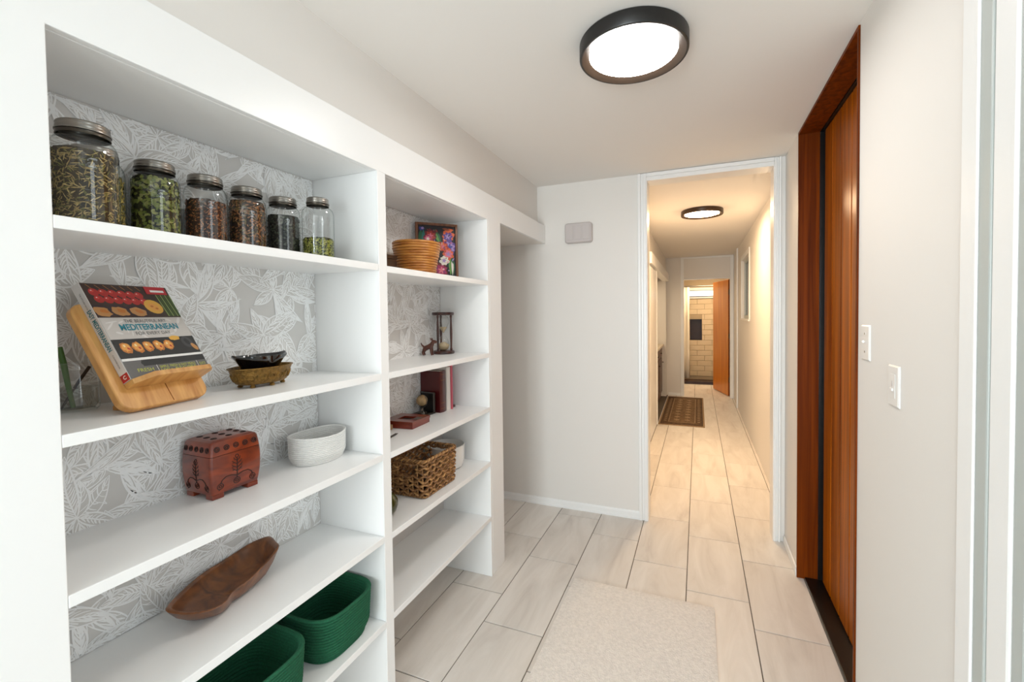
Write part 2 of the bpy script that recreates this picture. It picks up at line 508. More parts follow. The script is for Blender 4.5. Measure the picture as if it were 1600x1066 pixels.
# wall behind the camera with a window
wb = MB().box(-2.5, YN - 0.12, 0, -1.25, YN, ZC).box(0.55, YN - 0.12, 0, 0.95, YN, ZC)
wb.box(-1.25, YN - 0.12, 0, 0.55, YN, 0.35).box(-1.25, YN - 0.12, 2.3, 0.55, YN, ZC)
struct('wall_back', wb, M_paint)
w2 = struct_root('window_2', (0, YN, 0))
mb = MB().box(-1.25, -0.10, 0.35, -1.19, -0.03, 2.3).box(0.49, -0.10, 0.35, 0.55, -0.03, 2.3)
mb.box(-1.19, -0.10, 0.35, 0.49, -0.03, 0.41).box(-1.19, -0.10, 2.24, 0.49, -0.03, 2.3).box(-0.38, -0.10, 0.41, -0.32, -0.03, 2.24)
mk('frame', mb, M_alum, w2)
mk('pane', MB().box(-1.19, -0.068, 0.41, -0.38, -0.062, 2.24), M_glass, w2)
mk('pane', MB().box(-0.32, -0.068, 0.41, 0.49, -0.062, 2.24), M_glass, w2)

# ------------------------------------------------------------------ hallway
WY0, WY1, WZ0, WZ1 = 5.83, 6.76, 1.40, 2.20
wh = MB().box(HR, YF2, 0, 0.80, WY0, ZC).box(HR, WY1, 0, 0.80, YE, ZC)
wh.box(HR, WY0, 0, 0.80, WY1, WZ0).box(HR, WY0, WZ1, 0.80, WY1, ZC)
struct('wall_hall_right', wh, M_paint)
w3 = struct_root('window_3', (0, 0, 0))
mk('sill', MB().box(HR - 0.02, WY0 - 0.05, WZ0 - 0.022, 0.70, WY1 + 0.07, WZ0 - 0.0005), M_gloss, w3, bevel=0.003)
mk('casing', MB().box(HR - 0.012, WY1 + 0.0005, WZ0, HR - 0.0005, WY1 + 0.065, WZ1 + 0.06), M_gloss, w3)
mk('casing', MB().box(HR - 0.012, WY0 - 0.065, WZ0, HR - 0.0005, WY0 - 0.0005, WZ1 + 0.06), M_gloss, w3)
mk('head_casing', MB().box(HR - 0.012, WY0, WZ1 + 0.0005, HR - 0.0005, WY1, WZ1 + 0.06), M_gloss, w3)
mb = MB().box(0.60, WY1 - 0.05, WZ0, 0.64, WY1, WZ1).box(0.60, WY0, WZ0, 0.64, WY0 + 0.05, WZ1)
mb.box(0.60, WY0 + 0.05, WZ0, 0.64, WY1 - 0.05, WZ0 + 0.045).box(0.60, WY0 + 0.05, WZ1 - 0.045, 0.64, WY1 - 0.05, WZ1)
mk('sash', mb, M_alum, w3)
mk('pane', MB().box(0.617, WY0 + 0.05, WZ0 + 0.045, 0.623, WY1 - 0.05, WZ1 - 0.045), M_glass, w3)
struct('added_backdrop', MB().box(1.5, 5.0, -0.2, 1.6, 9.0, 3.4), plain('backdrop_grey_green', srgb(92, 98, 86), 0.9, vary=(3, 0.3)))  # backdrop added beyond the pane so the glass looks dim and greenish
struct('trim_2', MB().box(HR - 0.022, 7.42, 0, HR - 0.0005, 7.50, ZC - 0.001), M_gloss, bevel=0.004)

whl = MB().box(-1.3, YF2, 0, HL, 5.14, ZC)
struct('wall_hall_left', whl, M_paint)
struct('wall_hall_left', MB().box(-0.64, 5.14, 2.19, HL - 0.03, YE, ZC), M_paint)
struct('trim_3', MB().box(-0.60, 5.141, 2.06, HL + 0.022, YE - 0.0005, 2.19), M_gloss, bevel=0.003)
struct('wall_hall_left', MB().box(-1.3, 5.14, 0, -1.18, YE, ZC), M_paint)
struct('wall_hall_left', MB().box(-1.18, 8.10, 0, HL - 0.02, YE - 0.0005, 2.06), M_paint)
# sliding closet panel in front of the recess
c1 = struct_root('door_3', (0, 0, 0))
mk('panel', MB().box(-0.545, 5.165, 0.012, HL, 5.955, 2.035), M_gloss, c1, bevel=0.002)
mk('edge_strip', MB().box(-0.552, 5.9555, 0.012, HL + 0.012, 5.985, 2.045), M_gloss, c1, bevel=0.002)

# end wall of the hallway with the bathroom door
EL, ER, EZ = -0.235, 0.515, 2.075
we = MB().box(-1.3, YE, 0, EL - 0.012, YE2, ZC).box(ER + 0.012, YE, 0, 0.80, YE2, ZC).box(EL - 0.012, YE, EZ + 0.012, ER + 0.012, YE2, ZC)
struct('wall_hall_end', we, M_paint)
struct('baseboard_end', baseboard(HL + 0.01, EL - 0.066, YE - 0.0005, 0.05), M_gloss)
d4 = struct_root('door_4', (0, YE, 0))
mk('jamb', MB().box(EL - 0.0115, -0.01, 0, EL, 0.13, EZ), M_gloss, d4)
mk('jamb', MB().box(ER, -0.01, 0, ER + 0.0115, 0.13, EZ), M_gloss, d4)
mk('head_jamb', MB().box(EL - 0.0115, -0.01, EZ, ER + 0.0115, 0.13, EZ + 0.0115), M_gloss, d4)
mk('casing', MB().box(EL - 0.055, -0.016, 0, EL - 0.0005, -0.0005, ZC - 0.03), M_gloss, d4, bevel=0.004)
mk('casing', MB().box(ER + 0.0005, -0.016, 0, ER + 0.055, -0.0005, ZC - 0.03), M_gloss, d4, bevel=0.004)
mk('head_casing', MB().box(EL - 0.055, -0.014, ZC - 0.03, ER + 0.055, -0.0005, ZC - 0.001), M_gloss, d4, bevel=0.004)
mk('transom_panel', MB().box(EL, -0.006, EZ + 0.03, ER, -0.0005, ZC - 0.031), M_paint, d4)
hx, hy = 0.497, YE2 + 0.03
ax = Vector((0.262 - hx, 9.20 - hy, 0)); LEN = 0.80; ax.normalize()
nx = Vector((ax.y, -ax.x, 0))
hy -= YE
leaf = MB().obox((hx, hy, 0.012), ax, nx, (0, 0, 1), LEN, 0.036, EZ - 0.022)
mk('leaf', leaf, M_bathdoor, d4, bevel=0.002)
mk('leaf_edge', MB().obox((hx, hy - 0.0005, 0.012), nx, -ax, (0, 0, 1), 0.036, 0.0015, EZ - 0.022), M_framewood, d4)
for z in (0.25, 1.02, 1.80):
    mk('hinge', MB().obox((hx, hy - 0.004, z), nx, -ax, (0, 0, 1), 0.030, 0.002, 0.09), M_bronze, d4)

# bathroom beyond
bw = MB().box(-1.3, YBK, 0, 0.95, YBK + 0.12, ZC)
niche = (-0.172, 0.078, 0.88, 1.345)
bw = MB().box(-1.3, YBK, 0, niche[0], YBK + 0.12, ZC).box(niche[1], YBK, 0, 0.95, YBK + 0.12, ZC)
bw.box(niche[0], YBK, 0, niche[1], YBK + 0.12, niche[2]).box(niche[0], YBK, niche[3], niche[1], YBK + 0.12, ZC)
bw.box(niche[0], YBK + 0.10, niche[2], niche[1], YBK + 0.12, niche[3])
M_bgrout = plain('bath_grout', srgb(176, 158, 132), 0.9)
M_btile = plain('bath_tile', srgb(216, 194, 156), 0.3, vary=(5, 0.08))
bath_wall = struct('wall_bath', bw, M_bgrout)
bt_cache = {}
random.seed(3)
bt = 0.300; bh = 0.1135
row = 0; z = 0.09
while z < 1.78:
    x = -0.62 + (0.15 if row % 2 else 0)
    while x < 0.62:
        segs = [(x + 0.003, min(x + bt - 0.003, 0.75))]
        z1 = z + bh - 0.006
        if z1 > niche[2] + 0.004 and z < niche[3] - 0.004:
            out = []
            for a, b in segs:
                if b <= niche[0] or a >= niche[1]: out.append((a, b))
                else:
                    if a < niche[0] - 0.02: out.append((a, niche[0] - 0.004))
                    if b > niche[1] + 0.02: out.append((niche[1] + 0.004, b))
            segs = out
        for a, b in segs:
            key = round(b - a, 3)
            if key not in bt_cache:
                mbx = MB(); w = b - a; h = bh - 0.006; e = 0.003
                L = lambda i, y: [(-w / 2 + i, y, i), (w / 2 - i, y, i), (w / 2 - i, y, h - i), (-w / 2 + i, y, h - i)]
                mbx.loft([L(0, 0), L(0, -0.004), L(e, -0.007)], True, True, True)
                me = bpy.data.meshes.new('wall_tile'); me.from_pydata(mbx.v, [], mbx.f); me.materials.append(M_btile)
                bt_cache[key] = me
            o = bpy.data.objects.new('wall_tile', bt_cache[key]); o.parent = bath_wall
            o.location = ((a + b) / 2, YBK + random.uniform(-0.0006, 0.0004), z); COL.objects.link(o)
        x += bt
    z += bh; row += 1
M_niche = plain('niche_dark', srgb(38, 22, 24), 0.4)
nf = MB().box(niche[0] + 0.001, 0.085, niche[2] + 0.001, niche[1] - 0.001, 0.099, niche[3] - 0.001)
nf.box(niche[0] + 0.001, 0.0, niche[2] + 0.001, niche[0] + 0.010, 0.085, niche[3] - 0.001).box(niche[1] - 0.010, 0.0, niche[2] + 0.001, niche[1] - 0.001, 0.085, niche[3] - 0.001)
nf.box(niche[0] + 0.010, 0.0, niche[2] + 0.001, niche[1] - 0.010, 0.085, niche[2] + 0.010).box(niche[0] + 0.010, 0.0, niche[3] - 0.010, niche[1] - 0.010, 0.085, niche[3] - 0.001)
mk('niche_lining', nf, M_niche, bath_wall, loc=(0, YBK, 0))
w4 = struct_root('window_4', (0, YBK, 0))
M_teal = plain('window_frame_teal', srgb(178, 198, 196), 0.4)
M_winlit = emit('window_daylight_glass', (0.86, 0.97, 1.0, 1), 1.0)
mb = MB().box(-0.70, -0.035, 1.985, 0.70, -0.001, 2.035).box(-0.70, -0.03, 1.80, 0.70, -0.001, 1.835).box(-0.24, -0.03, 1.835, -0.20, -0.001, 1.985)
mk('frame', mb, M_gloss, w4)
mk('bead', MB().box(-0.20, -0.034, 1.962, 0.70, -0.0305, 1.985), M_teal, w4)
mk('bead', MB().box(-0.20, -0.034, 1.835, 0.70, -0.0305, 1.85), M_bronze, w4)
mk('pane', MB().box(-0.20, -0.02, 1.835, 0.70, -0.012, 1.985), M_winlit, w4)
struct('wall_bath_left', MB().box(-1.3, YE2, 0, -1.18, YBK, ZC), M_paint)
struct('wall_bath_right', MB().box(0.80, YE2, 0, 0.95, YBK, ZC), M_paint)
struct('trim_4', MB().box(-1.18, 9.66, -0.003, 0.80, 9.78, 0.06), plain('curb_dark', srgb(44, 20, 16), 0.35), bevel=0.006)
struct('floor', MB().box(-1.18, 9.78, -0.003, 0.80, YBK, 0.012), plain('shower_floor', srgb(48, 22, 17), 0.4))
# shower curtain
cp = []
for i in range(61):
    x = -1.10 + 0.93 * i / 60
    cp.append((x, 9.90 + 0.03 * sin(i * 0.95)))
mb = MB()
loops = []
for z, s in ((0.09, 1.15), (0.6, 1.1), (1.4, 0.95), (2.03, 0.8)):
    loops.append([(x + 0.006 * sin(x * 60 + z * 2), 9.90 + (y - 9.90) * s, z) for x, y in cp])
mb.loft(loops, closed=False)
cur = thing('shower_curtain', 'white shower curtain hanging at the left inside the bathroom doorway', 'curtain')
co = mk('cloth', mb, plain('curtain_cloth', srgb(246, 240, 226), 0.8), cur, smooth=True, angle=80)
sd = co.modifiers.new('thickness', 'SOLIDIFY'); sd.thickness = 0.003
mk('rod', MB().tube([(-1.18, 9.90, 2.05), (0.80, 9.90, 2.05)], 0.011, 12), M_lid, cur, smooth=True)
area_light('recess_light', (-0.86, 7.05, 2.05), (0, 0, 0), 0.3, 1.2, 6, (1.0, 0.80, 0.55))
area_light('bath_light', (0.2, 9.4, 2.40), (0, 0, 0), 0.4, 0.4, 20, (1.0, 0.76, 0.48))

# ================================================================== BOOKCASE
bc = thing('bookcase', 'white built-in bookcase with two bays of open shelves and leaf-print back', 'bookcase', (XS, YD, 0))
def bcm(name, x0, y0, z0, x1, y1, z1, mat=M_gloss, bevel=0.0015):
    return mk(name, MB().box(x0 - XS, y0 - YD, z0, x1 - XS, y1 - YD, z1), mat, bc, bevel=bevel)
TH = 0.0245
bcm('side_panel', XB, YL - 0.0175, 0.001, XS - 0.0205, YL - 0.0002, ZH)
bcm('divider', XB - 0.0102, YD + 0.0004, 0.001, XS - 0.004, YD2 - 0.0004, ZH, bevel=None)
bcm('divider_trim', XS - 0.0038, YD, 0.001, XS, YD2, ZH)
bcm('side_panel', XB, YR, 0.001, XS - 0.0005, YR + 0.0195, ZH)
bcm('top_panel', XB, YL, ZH - 0.0005, XS - 0.0205, YD, ZH + 0.02)
bcm('top_panel', XB, YD2, ZH - 0.0005, XS - 0.0205, YR, ZH + 0.02)
for z in ZA: bcm('shelf', XB, YL, z - TH, XS, YD - 0.0005, z)
for z in ZB: bcm('shelf', XB, YD2 + 0.0005, z - TH, XS, YR - 0.0005, z)
bcm('back_panel', XB - 0.010, YL, 0.001, XB - 0.0002, YD, ZH, M_paper, None)
bcm('back_panel', XB - 0.010, YD2, 0.001, XB - 0.0002, YR, ZH, M_paper, None)

# leaf print on the back panel: outlined leaves with ribbed veins, thin printed ink strips
def leaf_print(y0, y1, z0, z1, seed):
    rnd = random.Random(seed)
    mb = MB()
    lay = [0.00012]
    def clip_ok(p): return y0 < p[0] < y1 and z0 < p[1] < z1
    def stroke(pts, w, sub=1):
        n = len(pts); L = []; R = []
        for i in range(n):
            a = pts[max(0, i - 1)]; b = pts[min(n - 1, i + 1)]
            dx, dy = b[0] - a[0], b[1] - a[1]; d = sqrt(dx * dx + dy * dy) or 1
            k = w * (0.35 + 0.65 * sin(pi * min(1, (i + 0.7) / n))) / 2
            nx_, ny_ = -dy / d * k, dx / d * k
            L.append((pts[i][0] + nx_, pts[i][1] + ny_)); R.append((pts[i][0] - nx_, pts[i][1] - ny_))
        x0_ = XB - XS + lay[0] + sub * 4.0e-7
        for i in range(n - 1):
            x = x0_ + (i % 2) * 2.0e-7
            q = [L[i], L[i + 1], R[i + 1], R[i]]
            if all(clip_ok(p) for p in q):
                mb.poly([(x, p[0] - YD, p[1]) for p in q][::-1], 1)
    def leaf(cx, cy, ang, ln, wd, bend):
        ca, sa = cos(ang), sin(ang)
        pk = rnd.uniform(0.75, 1.05)
        def pt(t, s):
            # t along, s across (-1..1)
            half = wd * (sin(pi * min(1, t) ** pk) ** 0.85) * (1 - 0.2 * t)
            yy = s * half + bend * t * t * ln
            xx = t * ln
            return (cx + xx * ca - yy * sa, cy + xx * sa + yy * ca)
        N = 12
        up = [pt(i / N, 1) for i in range(N + 1)]; dn = [pt(i / N, -1) for i in range(N + 1)]
        lay[0] += 3.0e-6
        x = XB - XS + lay[0]
        for i in range(N):
            q = [up[i], up[i + 1], dn[i + 1], dn[i]]
            if all(clip_ok(p) for p in q):
                mb.poly([(x, p[0] - YD, p[1]) for p in q][::-1], 0)
        w = rnd.uniform(0.0030, 0.0048)
        stroke(up, w, 5); stroke(dn, w, 6)
        if rnd.random() < 0.45:
            stroke([pt(0.06 + i / 8 * 0.86, .80 + rnd.uniform(-.04, .04)) for i in range(9)], w * 0.6, 3)
        stroke([pt(i / 8 * 0.95, rnd.uniform(-.05, .05)) for i in range(9)], w * 0.9, 4)
        sweep = rnd.uniform(0.10, 0.30)
        t = rnd.uniform(.05, .1)
        odd = 0
        while t < 0.84:
            odd ^= 1
            for sg in (1, -1):
                if rnd.random() < .08: continue
                e = rnd.uniform(0.55, 0.98); sw = sweep * rnd.uniform(.7, 1.3)
                t0 = t + rnd.uniform(-.012, .012)
                stroke([pt(t0 + sw * q ** 1.5, sg * e * q) for q in (0.06, 0.4, 0.72, 1.0)], w * rnd.uniform(0.45, 1.0), 1 + odd)
            t += rnd.uniform(0.006, 0.0125) / ln
    W, H = y1 - y0, z1 - z0
    step = 0.112
    cents = []
    ny, nz = int(W / step) + 2, int(H / step) + 2
    for j in range(nz):
        for i in range(ny):
            cents.append((y0 + (i + (0.5 if j % 2 else 0)) * step + rnd.uniform(-.03, .03), z0 + j * step + rnd.uniform(-.03, .03)))
    rnd.shuffle(cents)
    for cx, cy in cents:
        n = rnd.choice((5, 6, 7)); a0 = rnd.uniform(0, 6.28)
        for k in range(n):
            if rnd.random() < 0.12: continue
            leaf(cx, cy, a0 + k * 2 * pi / n + rnd.uniform(-.2, .2), rnd.uniform(0.085, 0.155), rnd.uniform(0.013, 0.027), rnd.uniform(-.45, .45))
    return mk('leaf_print', mb, [M_paper, M_print], bc, kind='stuff', fixn=False)
leaf_print(YL + 0.001, YD - 0.001, ZA[3], ZH - 0.001, 11)
leaf_print(YD2 + 0.001, YR - 0.001, ZB[2], ZH - 0.001, 12)

# ================================================================== CEILING LIGHTS
def ceiling_light(cx, cy, R, h, label, mb_ring, m_in, m_em, group=None):
    t = thing('ceiling_light', label, 'lamp', (cx, cy, ZC))
    prof = [(R * 0.985, 0), (R, -0.003), (R, -h + 0.003), (R * 0.99, -h), (R * 0.955, -h)]
    mk('housing', MB().lathe(prof + [(R * 0.90, -h + 0.006), (R * 0.90, -0.004)], 64), mb_ring, t, smooth=True)
    mk('inner_ring', MB().lathe([(R * 0.954, -h - 0.0005), (R * 0.90, -h + 0.0035), (R * 0.83, -h + 0.010), (R * 0.815, -h + 0.012)], 64), m_in, t, smooth=True)
    mk('diffuser', MB().lathe([(R * 0.83, -h + 0.0135), (R * 0.5, -h + 0.011), (0.001, -h + 0.0105)], 64), m_em, t, smooth=True)
    return t
ceiling_light(-0.219, 1.640, 0.193, 0.050, 'large round black-rimmed flush ceiling light above the entry rug', M_black, M_lampin, M_lamp)
ceiling_light(0.036, 4.55, 0.191, 0.045, 'smaller-looking bronze-rimmed flush ceiling light far down the hallway', M_bronze, M_bronze, M_lamp2)

# ================================================================== SWITCHES AND WALL BOX
def switch(name, y, z, label, kind):
    t = thing(name, label, 'switch', (XR, y, z))
    mb = MB(); w, h = 0.036, 0.058
    L = lambda i, d: [(-d, -w + i, -h + i), (-d, w - i, -h + i), (-d, w - i, h - i), (-d, -w + i, h - i)]
    mb.loft([L(0, 0.0004), L(0, 0.003), L(0.004, 0.006)], True, True, True)
    mk('plate', mb, M_plate, t)
    if kind == 'toggle':
        mk('toggle', MB().obox((-0.0062, -0.004, 0.002), (0, 1, 0), Vector((-0.5, 0, 0.87)).normalized(), Vector((-0.87, 0, -0.5)).normalized(), 0.008, 0.008, 0.007), M_plate, t)
        for dz in (0.030, -0.030):
            mk('screw', MB().obox((-0.0062, -0.003, dz - 0.003), (0, 1, 0), (0, 0, 1), (-1, 0, 0), 0.006, 0.006, 0.001), M_lid, t)
    else:
        mk('slide_frame', MB().box(-0.0075, -0.017, -0.034, -0.0062, 0.017, 0.034), M_plate, t, bevel=0.0006)
        mk('indicator_slot', MB().box(-0.0082, -0.002, -0.002, -0.0076, 0.003, 0.014), M_chime, t)
        mk('slider', MB().box(-0.012, -0.008, -0.014, -0.0076, 0.008, -0.006), M_plate, t, bevel=0.0008)
switch('light_switch', 1.737, 1.384, 'white toggle light switch right beside the wooden door frame', 'toggle')
switch('dimmer_switch', 1.513, 1.276, 'white dimmer switch with slot, lower and nearer than the toggle switch', 'dimmer')

t = thing('door_chime', 'pale plastic chime box with three-part cover high on the far wall', 'chime', (-0.826, YF, 2.092))
mb = MB()
def rrect(w, h, r, n=5, cx=0, cy=0):
    pts = []
    for (sx, sy, a0) in ((1, 1, 0), (-1, 1, pi / 2), (-1, -1, pi), (1, -1, 3 * pi / 2)):
        for i in range(n + 1):
            a = a0 + pi / 2 * i / n
            pts.append((cx + sx * (w / 2 - r) + r * cos(a), cy + sy * (h / 2 - r) + r * sin(a)))
    return pts
mb.loft([[(x, -0.0005, y) for x, y in rrect(0.205, 0.148, 0.02)], [(x, -0.030, y) for x, y in rrect(0.205, 0.148, 0.02)],
         [(x, -0.040, y) for x, y in rrect(0.190, 0.134, 0.016)]], True, True, True)
mk('cover', mb, M_chime, t, smooth=True, angle=30)
for cx, w in ((-0.062, 0.05), (0, 0.05), (0.062, 0.05)):
    mk('panel', MB().box(cx - w / 2, -0.0445, -0.052, cx + w / 2, -0.0405, 0.052), M_chime, t, bevel=0.003)

# ================================================================== RUGS
t = thing('entry_rug', 'cream low-pile rectangular rug on the tiled entry floor', 'rug', (-0.288, 1.55, 0))
mb = MB(); nx_, ny_ = 40, 84
random.seed(5)
X0, X1, Y0, Y1 = -0.362, 0.361, -0.85, 0.783
gv = []
for j in range(ny_ + 1):
    for i in range(nx_ + 1):
        e = (i in (0, nx_)) or (j in (0, ny_))
        gv.append(mb.vert((X0 + (X1 - X0) * i / nx_ + (random.uniform(-.0012, .0012) if e else 0), Y0 + (Y1 - Y0) * j / ny_ + (random.uniform(-.0012, .0012) if e else 0), (0.0065 if e else 0.009) + random.uniform(0, .0012))))
for j in range(ny_):
    for i in range(nx_):
        a = j * (nx_ + 1) + i
        mb.face((a, a + 1, a + nx_ + 2, a + nx_ + 1))
mk('pile', mb, M_rug, t, smooth=True, angle=180)
mk('backing', MB().box(X0 + 0.001, Y0 + 0.001, 0.0006, X1 - 0.001, Y1 - 0.001, 0.0062), plain('rug_edge', srgb(196, 184, 170), 0.9), t)

M_run0 = plain('runner_field', srgb(116, 88, 58), 0.95, bump=(300, 0.6, 0.003), vary=(26, 0.45))
M_run1 = plain('runner_border', srgb(96, 70, 44), 0.95, bump=(300, 0.6, 0.003), vary=(34, 0.55))
M_run2 = plain('runner_band', srgb(158, 130, 96), 0.95, bump=(300, 0.6, 0.003), vary=(40, 0.25))
M_run3 = plain('runner_dark', srgb(62, 44, 30), 0.95, bump=(300, 0.6, 0.003))
t = thing('hall_runner', 'brown patterned rug with dark border far down the hallway', 'rug', (-0.21, 7.05, 0))
w, l = 0.29, 1.03
def ring(w0, l0, w1, l1, z, mat, name):
    mb = MB()
    for a, b, c, d in ((-w0, -l0, w0, -l1), (-w0, l1, w0, l0), (-w0, -l1, -w1, l1), (w1, -l1, w0, l1)):
        mb.box(a, b, 0.0008, c, d, z)
    return mk(name, mb, mat, t)
ring(w, l, w - 0.022, l - 0.03, 0.0080, M_run2, 'binding')
ring(w - 0.022, l - 0.03, w - 0.034, l - 0.045, 0.0085, M_run3, 'stripe')
ring(w - 0.034, l - 0.045, w - 0.115, l - 0.16, 0.0085, M_run1, 'border')
ring(w - 0.115, l - 0.16, w - 0.128, l - 0.18, 0.0085, M_run2, 'stripe')
mk('field', MB().box(-(w - .128), -(l - .18), 0.0008, w - .128, l - .18, 0.0085), M_run0, t)
# woven figures of the runner
fg = MB()
for j in range(9):
    for i in range(2):
        cx, cy = (-0.07 + 0.14 * i), -0.72 + j * 0.18
        fg.poly([(cx + 0.05 * cos(a) * (1 if k % 2 else .5), cy + 0.075 * sin(a) * (1 if k % 2 else .5), 0.0092) for k, a in enumerate([q * pi / 6 for q in range(12)])], 0)
for j in range(16):
    for sx in (-1, 1):
        cx, cy = sx * (w - 0.074), -0.80 + j * 0.107
        fg.poly([(cx + 0.026 * cos(a) * (1 if k % 2 else .55), cy + 0.04 * sin(a) * (1 if k % 2 else .55), 0.0092) for k, a in enumerate([q * pi / 4 for q in range(8)])], 0)
mk('woven_figures', fg, M_run2, t, kind='stuff')

# ================================================================== HALL CABINET
M_cab = wood('cabinet_wood', srgb(74, 46, 28), srgb(108, 72, 44), (30, 30, 1.5), 0.45, 0.2)
M_stone = plain('counter_stone', srgb(226, 212, 186), 0.3, vary=(20, 0.08))
t = thing('base_cabinet', 'dark wood base cabinet in the hallway recess beside the patterned rug', 'cabinet', (-0.60, 6.0, 0))
mk('body', MB().box(-0.57, 0.0, 0.001, -0.022, 2.09, 0.898), M_cab, t)
for k in range(3):
    y0 = 0.02 + k * 0.69
    dd = mk('door', MB().box(-0.0215, y0, 0.10, 0.0, y0 + 0.67, 0.70), M_cab, t, bevel=0.003)
    mk('panel', MB().box(0.0005, y0 + 0.07, 0.17, 0.006, y0 + 0.60, 0.63), M_cab, dd, bevel=0.004)
    mk('knob', MB().lathe([(0.001, 0.028), (0.012, 0.024), (0.012, 0.018), (0.005, 0.010), (0.005, 0.0)], 12), M_bronze, dd, smooth=True).matrix_local = Matrix.Translation((0.0005, y0 + 0.63, 0.62)) @ Matrix.Rotation(pi / 2, 4, 'Y')
    dw = mk('drawer', MB().box(-0.0215, y0, 0.715, 0.0, y0 + 0.67, 0.885), M_cab, t, bevel=0.003)
    mk('knob', MB().lathe([(0.001, 0.028), (0.012, 0.024), (0.012, 0.018), (0.005, 0.010), (0.005, 0.0)], 12), M_bronze, dw, smooth=True).matrix_local = Matrix.Translation((0.0005, y0 + 0.33, 0.80)) @ Matrix.Rotation(pi / 2, 4, 'Y')
ct = thing('countertop', 'pale stone countertop on the dark hallway cabinet', 'countertop', (-0.60, 6.0, 0.9))
mk('slab', MB().box(-0.575, -0.005, 0.0, 0.03, 2.095, 0.035), M_stone, ct, bevel=0.004)
mk('backsplash', MB().box(-0.578, -0.005, 0.0355, -0.56, 2.095, 0.13), M_stone, ct, bevel=0.002)

# ================================================================== JARS OF DRIED HERBS
rnd = random.Random(21)
def jar_profile(r, h, neck):
    return [(0.001, 0.001), (r * 0.80, 0.0006), (r * 0.95, 0.006), (r, 0.018), (r, h * 0.70), (r * 0.99, h * 0.745), (r * 0.965, h * 0.785), (r * 0.92, h * 0.815),
            (r * 0.5 + neck * 0.5, h * 0.843), (neck + 0.0012, h * 0.857), (neck, h * 0.87), (neck, h * 0.985)]
M_flake = {}
def flake(name, cols, rough=0.8):
    if name not in M_flake:
        M_flake[name] = [plain('herb_%s_%d' % (name, i), srgb(*[min(255, q * (0.62 if i == 0 else 0.94)) for q in c]), rough, vary=(120, 0.3)) for i, c in enumerate(cols)]  # first colour darkened, painted shade between the flakes
    return M_flake[name]
HERBS = {
    'straw_herb': ([(92, 74, 36), (171, 146, 87), (200, 176, 115), (120, 115, 54)], (0.007, 0.017), (0.0012, 0.0024), 900),
    'green_leaf': ([(64, 66, 28), (133, 141, 66), (105, 118, 48), (159, 159, 92)], (0.007, 0.014), (0.004, 0.008), 700),
    'brown_root': ([(87, 48, 25), (164, 100, 56), (194, 125, 74), (118, 69, 38)], (0.003, 0.007), (0.0012, 0.0024), 1100),
    'brown_flower': ([(77, 51, 31), (151, 100, 61), (179, 125, 79), (115, 97, 54)], (0.006, 0.013), (0.0018, 0.004), 900),
    'dark_tea': ([(41, 43, 36), (64, 69, 56), (82, 89, 72), (51, 54, 43)], (0.004, 0.008), (0.003, 0.006), 800),
    'gold_herb': ([(130, 115, 46), (220, 189, 92), (187, 166, 82), (151, 138, 64)], (0.006, 0.014), (0.0015, 0.003), 900),
    'moss_herb': ([(72, 77, 31), (151, 156, 64), (123, 130, 51), (174, 169, 87)], (0.005, 0.011), (0.002, 0.005), 800),
}
def herb_fill(parent, kind, prof, level, r):
    cols, ln, wd, n = HERBS[kind]
    def rad(z):
        for (r0, z0), (r1, z1) in zip(prof, prof[1:]):
            if z0 <= z <= z1 and z1 > z0: return r0 + (r1 - r0) * (z - z0) / (z1 - z0)
        return prof[-1][0]
    mb = MB()
    zs = [0.006 + (level - 0.006) * i / 14 for i in range(15)]
    core = [(max(0.002, rad(z) - 0.0055), z) for z in zs]
    loops = []
    for rr, z in core:
        loops.append([((rr - rnd.uniform(0, .0012)) * cos(2 * pi * i / 36), (rr - rnd.uniform(0, .0012)) * sin(2 * pi * i / 36), z + (rnd.uniform(-.003, .004) if z == zs[-1] else 0)) for i in range(36)])
    mb.loft(loops, True, True, True)
    for k in range(int(n * 1.9)):
        l = rnd.uniform(*ln); w = rnd.uniform(*wd) * 1.35
        if rnd.random() < 0.82:
            z = rnd.uniform(0.010, level - 0.002); a = rnd.uniform(0, 2 * pi)
            R_ = rad(z) - 0.0022 - rnd.uniform(0, .0028)
            nrm = Vector((cos(a), sin(a), 0)); tan = Vector((-sin(a), cos(a), 0)); up = Vector((0, 0, 1))
            p = nrm * R_ + up * z
        else:
            a = rnd.uniform(0, 2 * pi); q = sqrt(rnd.random()) * (rad(level) - 0.009)
            p = Vector((q * cos(a), q * sin(a), level + rnd.uniform(0, .003)))
            nrm = Vector((0, 0, 1)); tan = Vector((1, 0, 0)); up = Vector((0, 1, 0))
        th = rnd.gauss(0.25, 0.8) if rnd.random() < .7 else rnd.uniform(0, pi)
        d = tan * cos(th) + up * sin(th)
        e = nrm.cross(d)
        bend = nrm * (-(l * l) / (8 * r))
        p0, p1 = p - d * l / 2 + bend, p + d * l / 2 + bend
        q = [p0 - e * w * .2, p - e * w * .5, p1 - e * w * .15, p1 + e * w * .15, p + e * w * .5, p0 + e * w * .2]
        top = zs[-1] + 0.006
        q = [Vector((v.x, v.y, min(max(v.z, 0.004), top))) for v in q]
        q2 = []
        for v in q:
            m = sqrt(v.x ** 2 + v.y ** 2); lim = rad(v.z) - 0.0015
            if m > lim: v = Vector((v.x * lim / m, v.y * lim / m, v.z))
            q2.append(v)
        mb.poly(q2, rnd.choice((1, 1, 2, 3, 0)))
    return mk('dried_herbs', mb, flake(kind, cols), parent, kind='stuff', fixn=False)

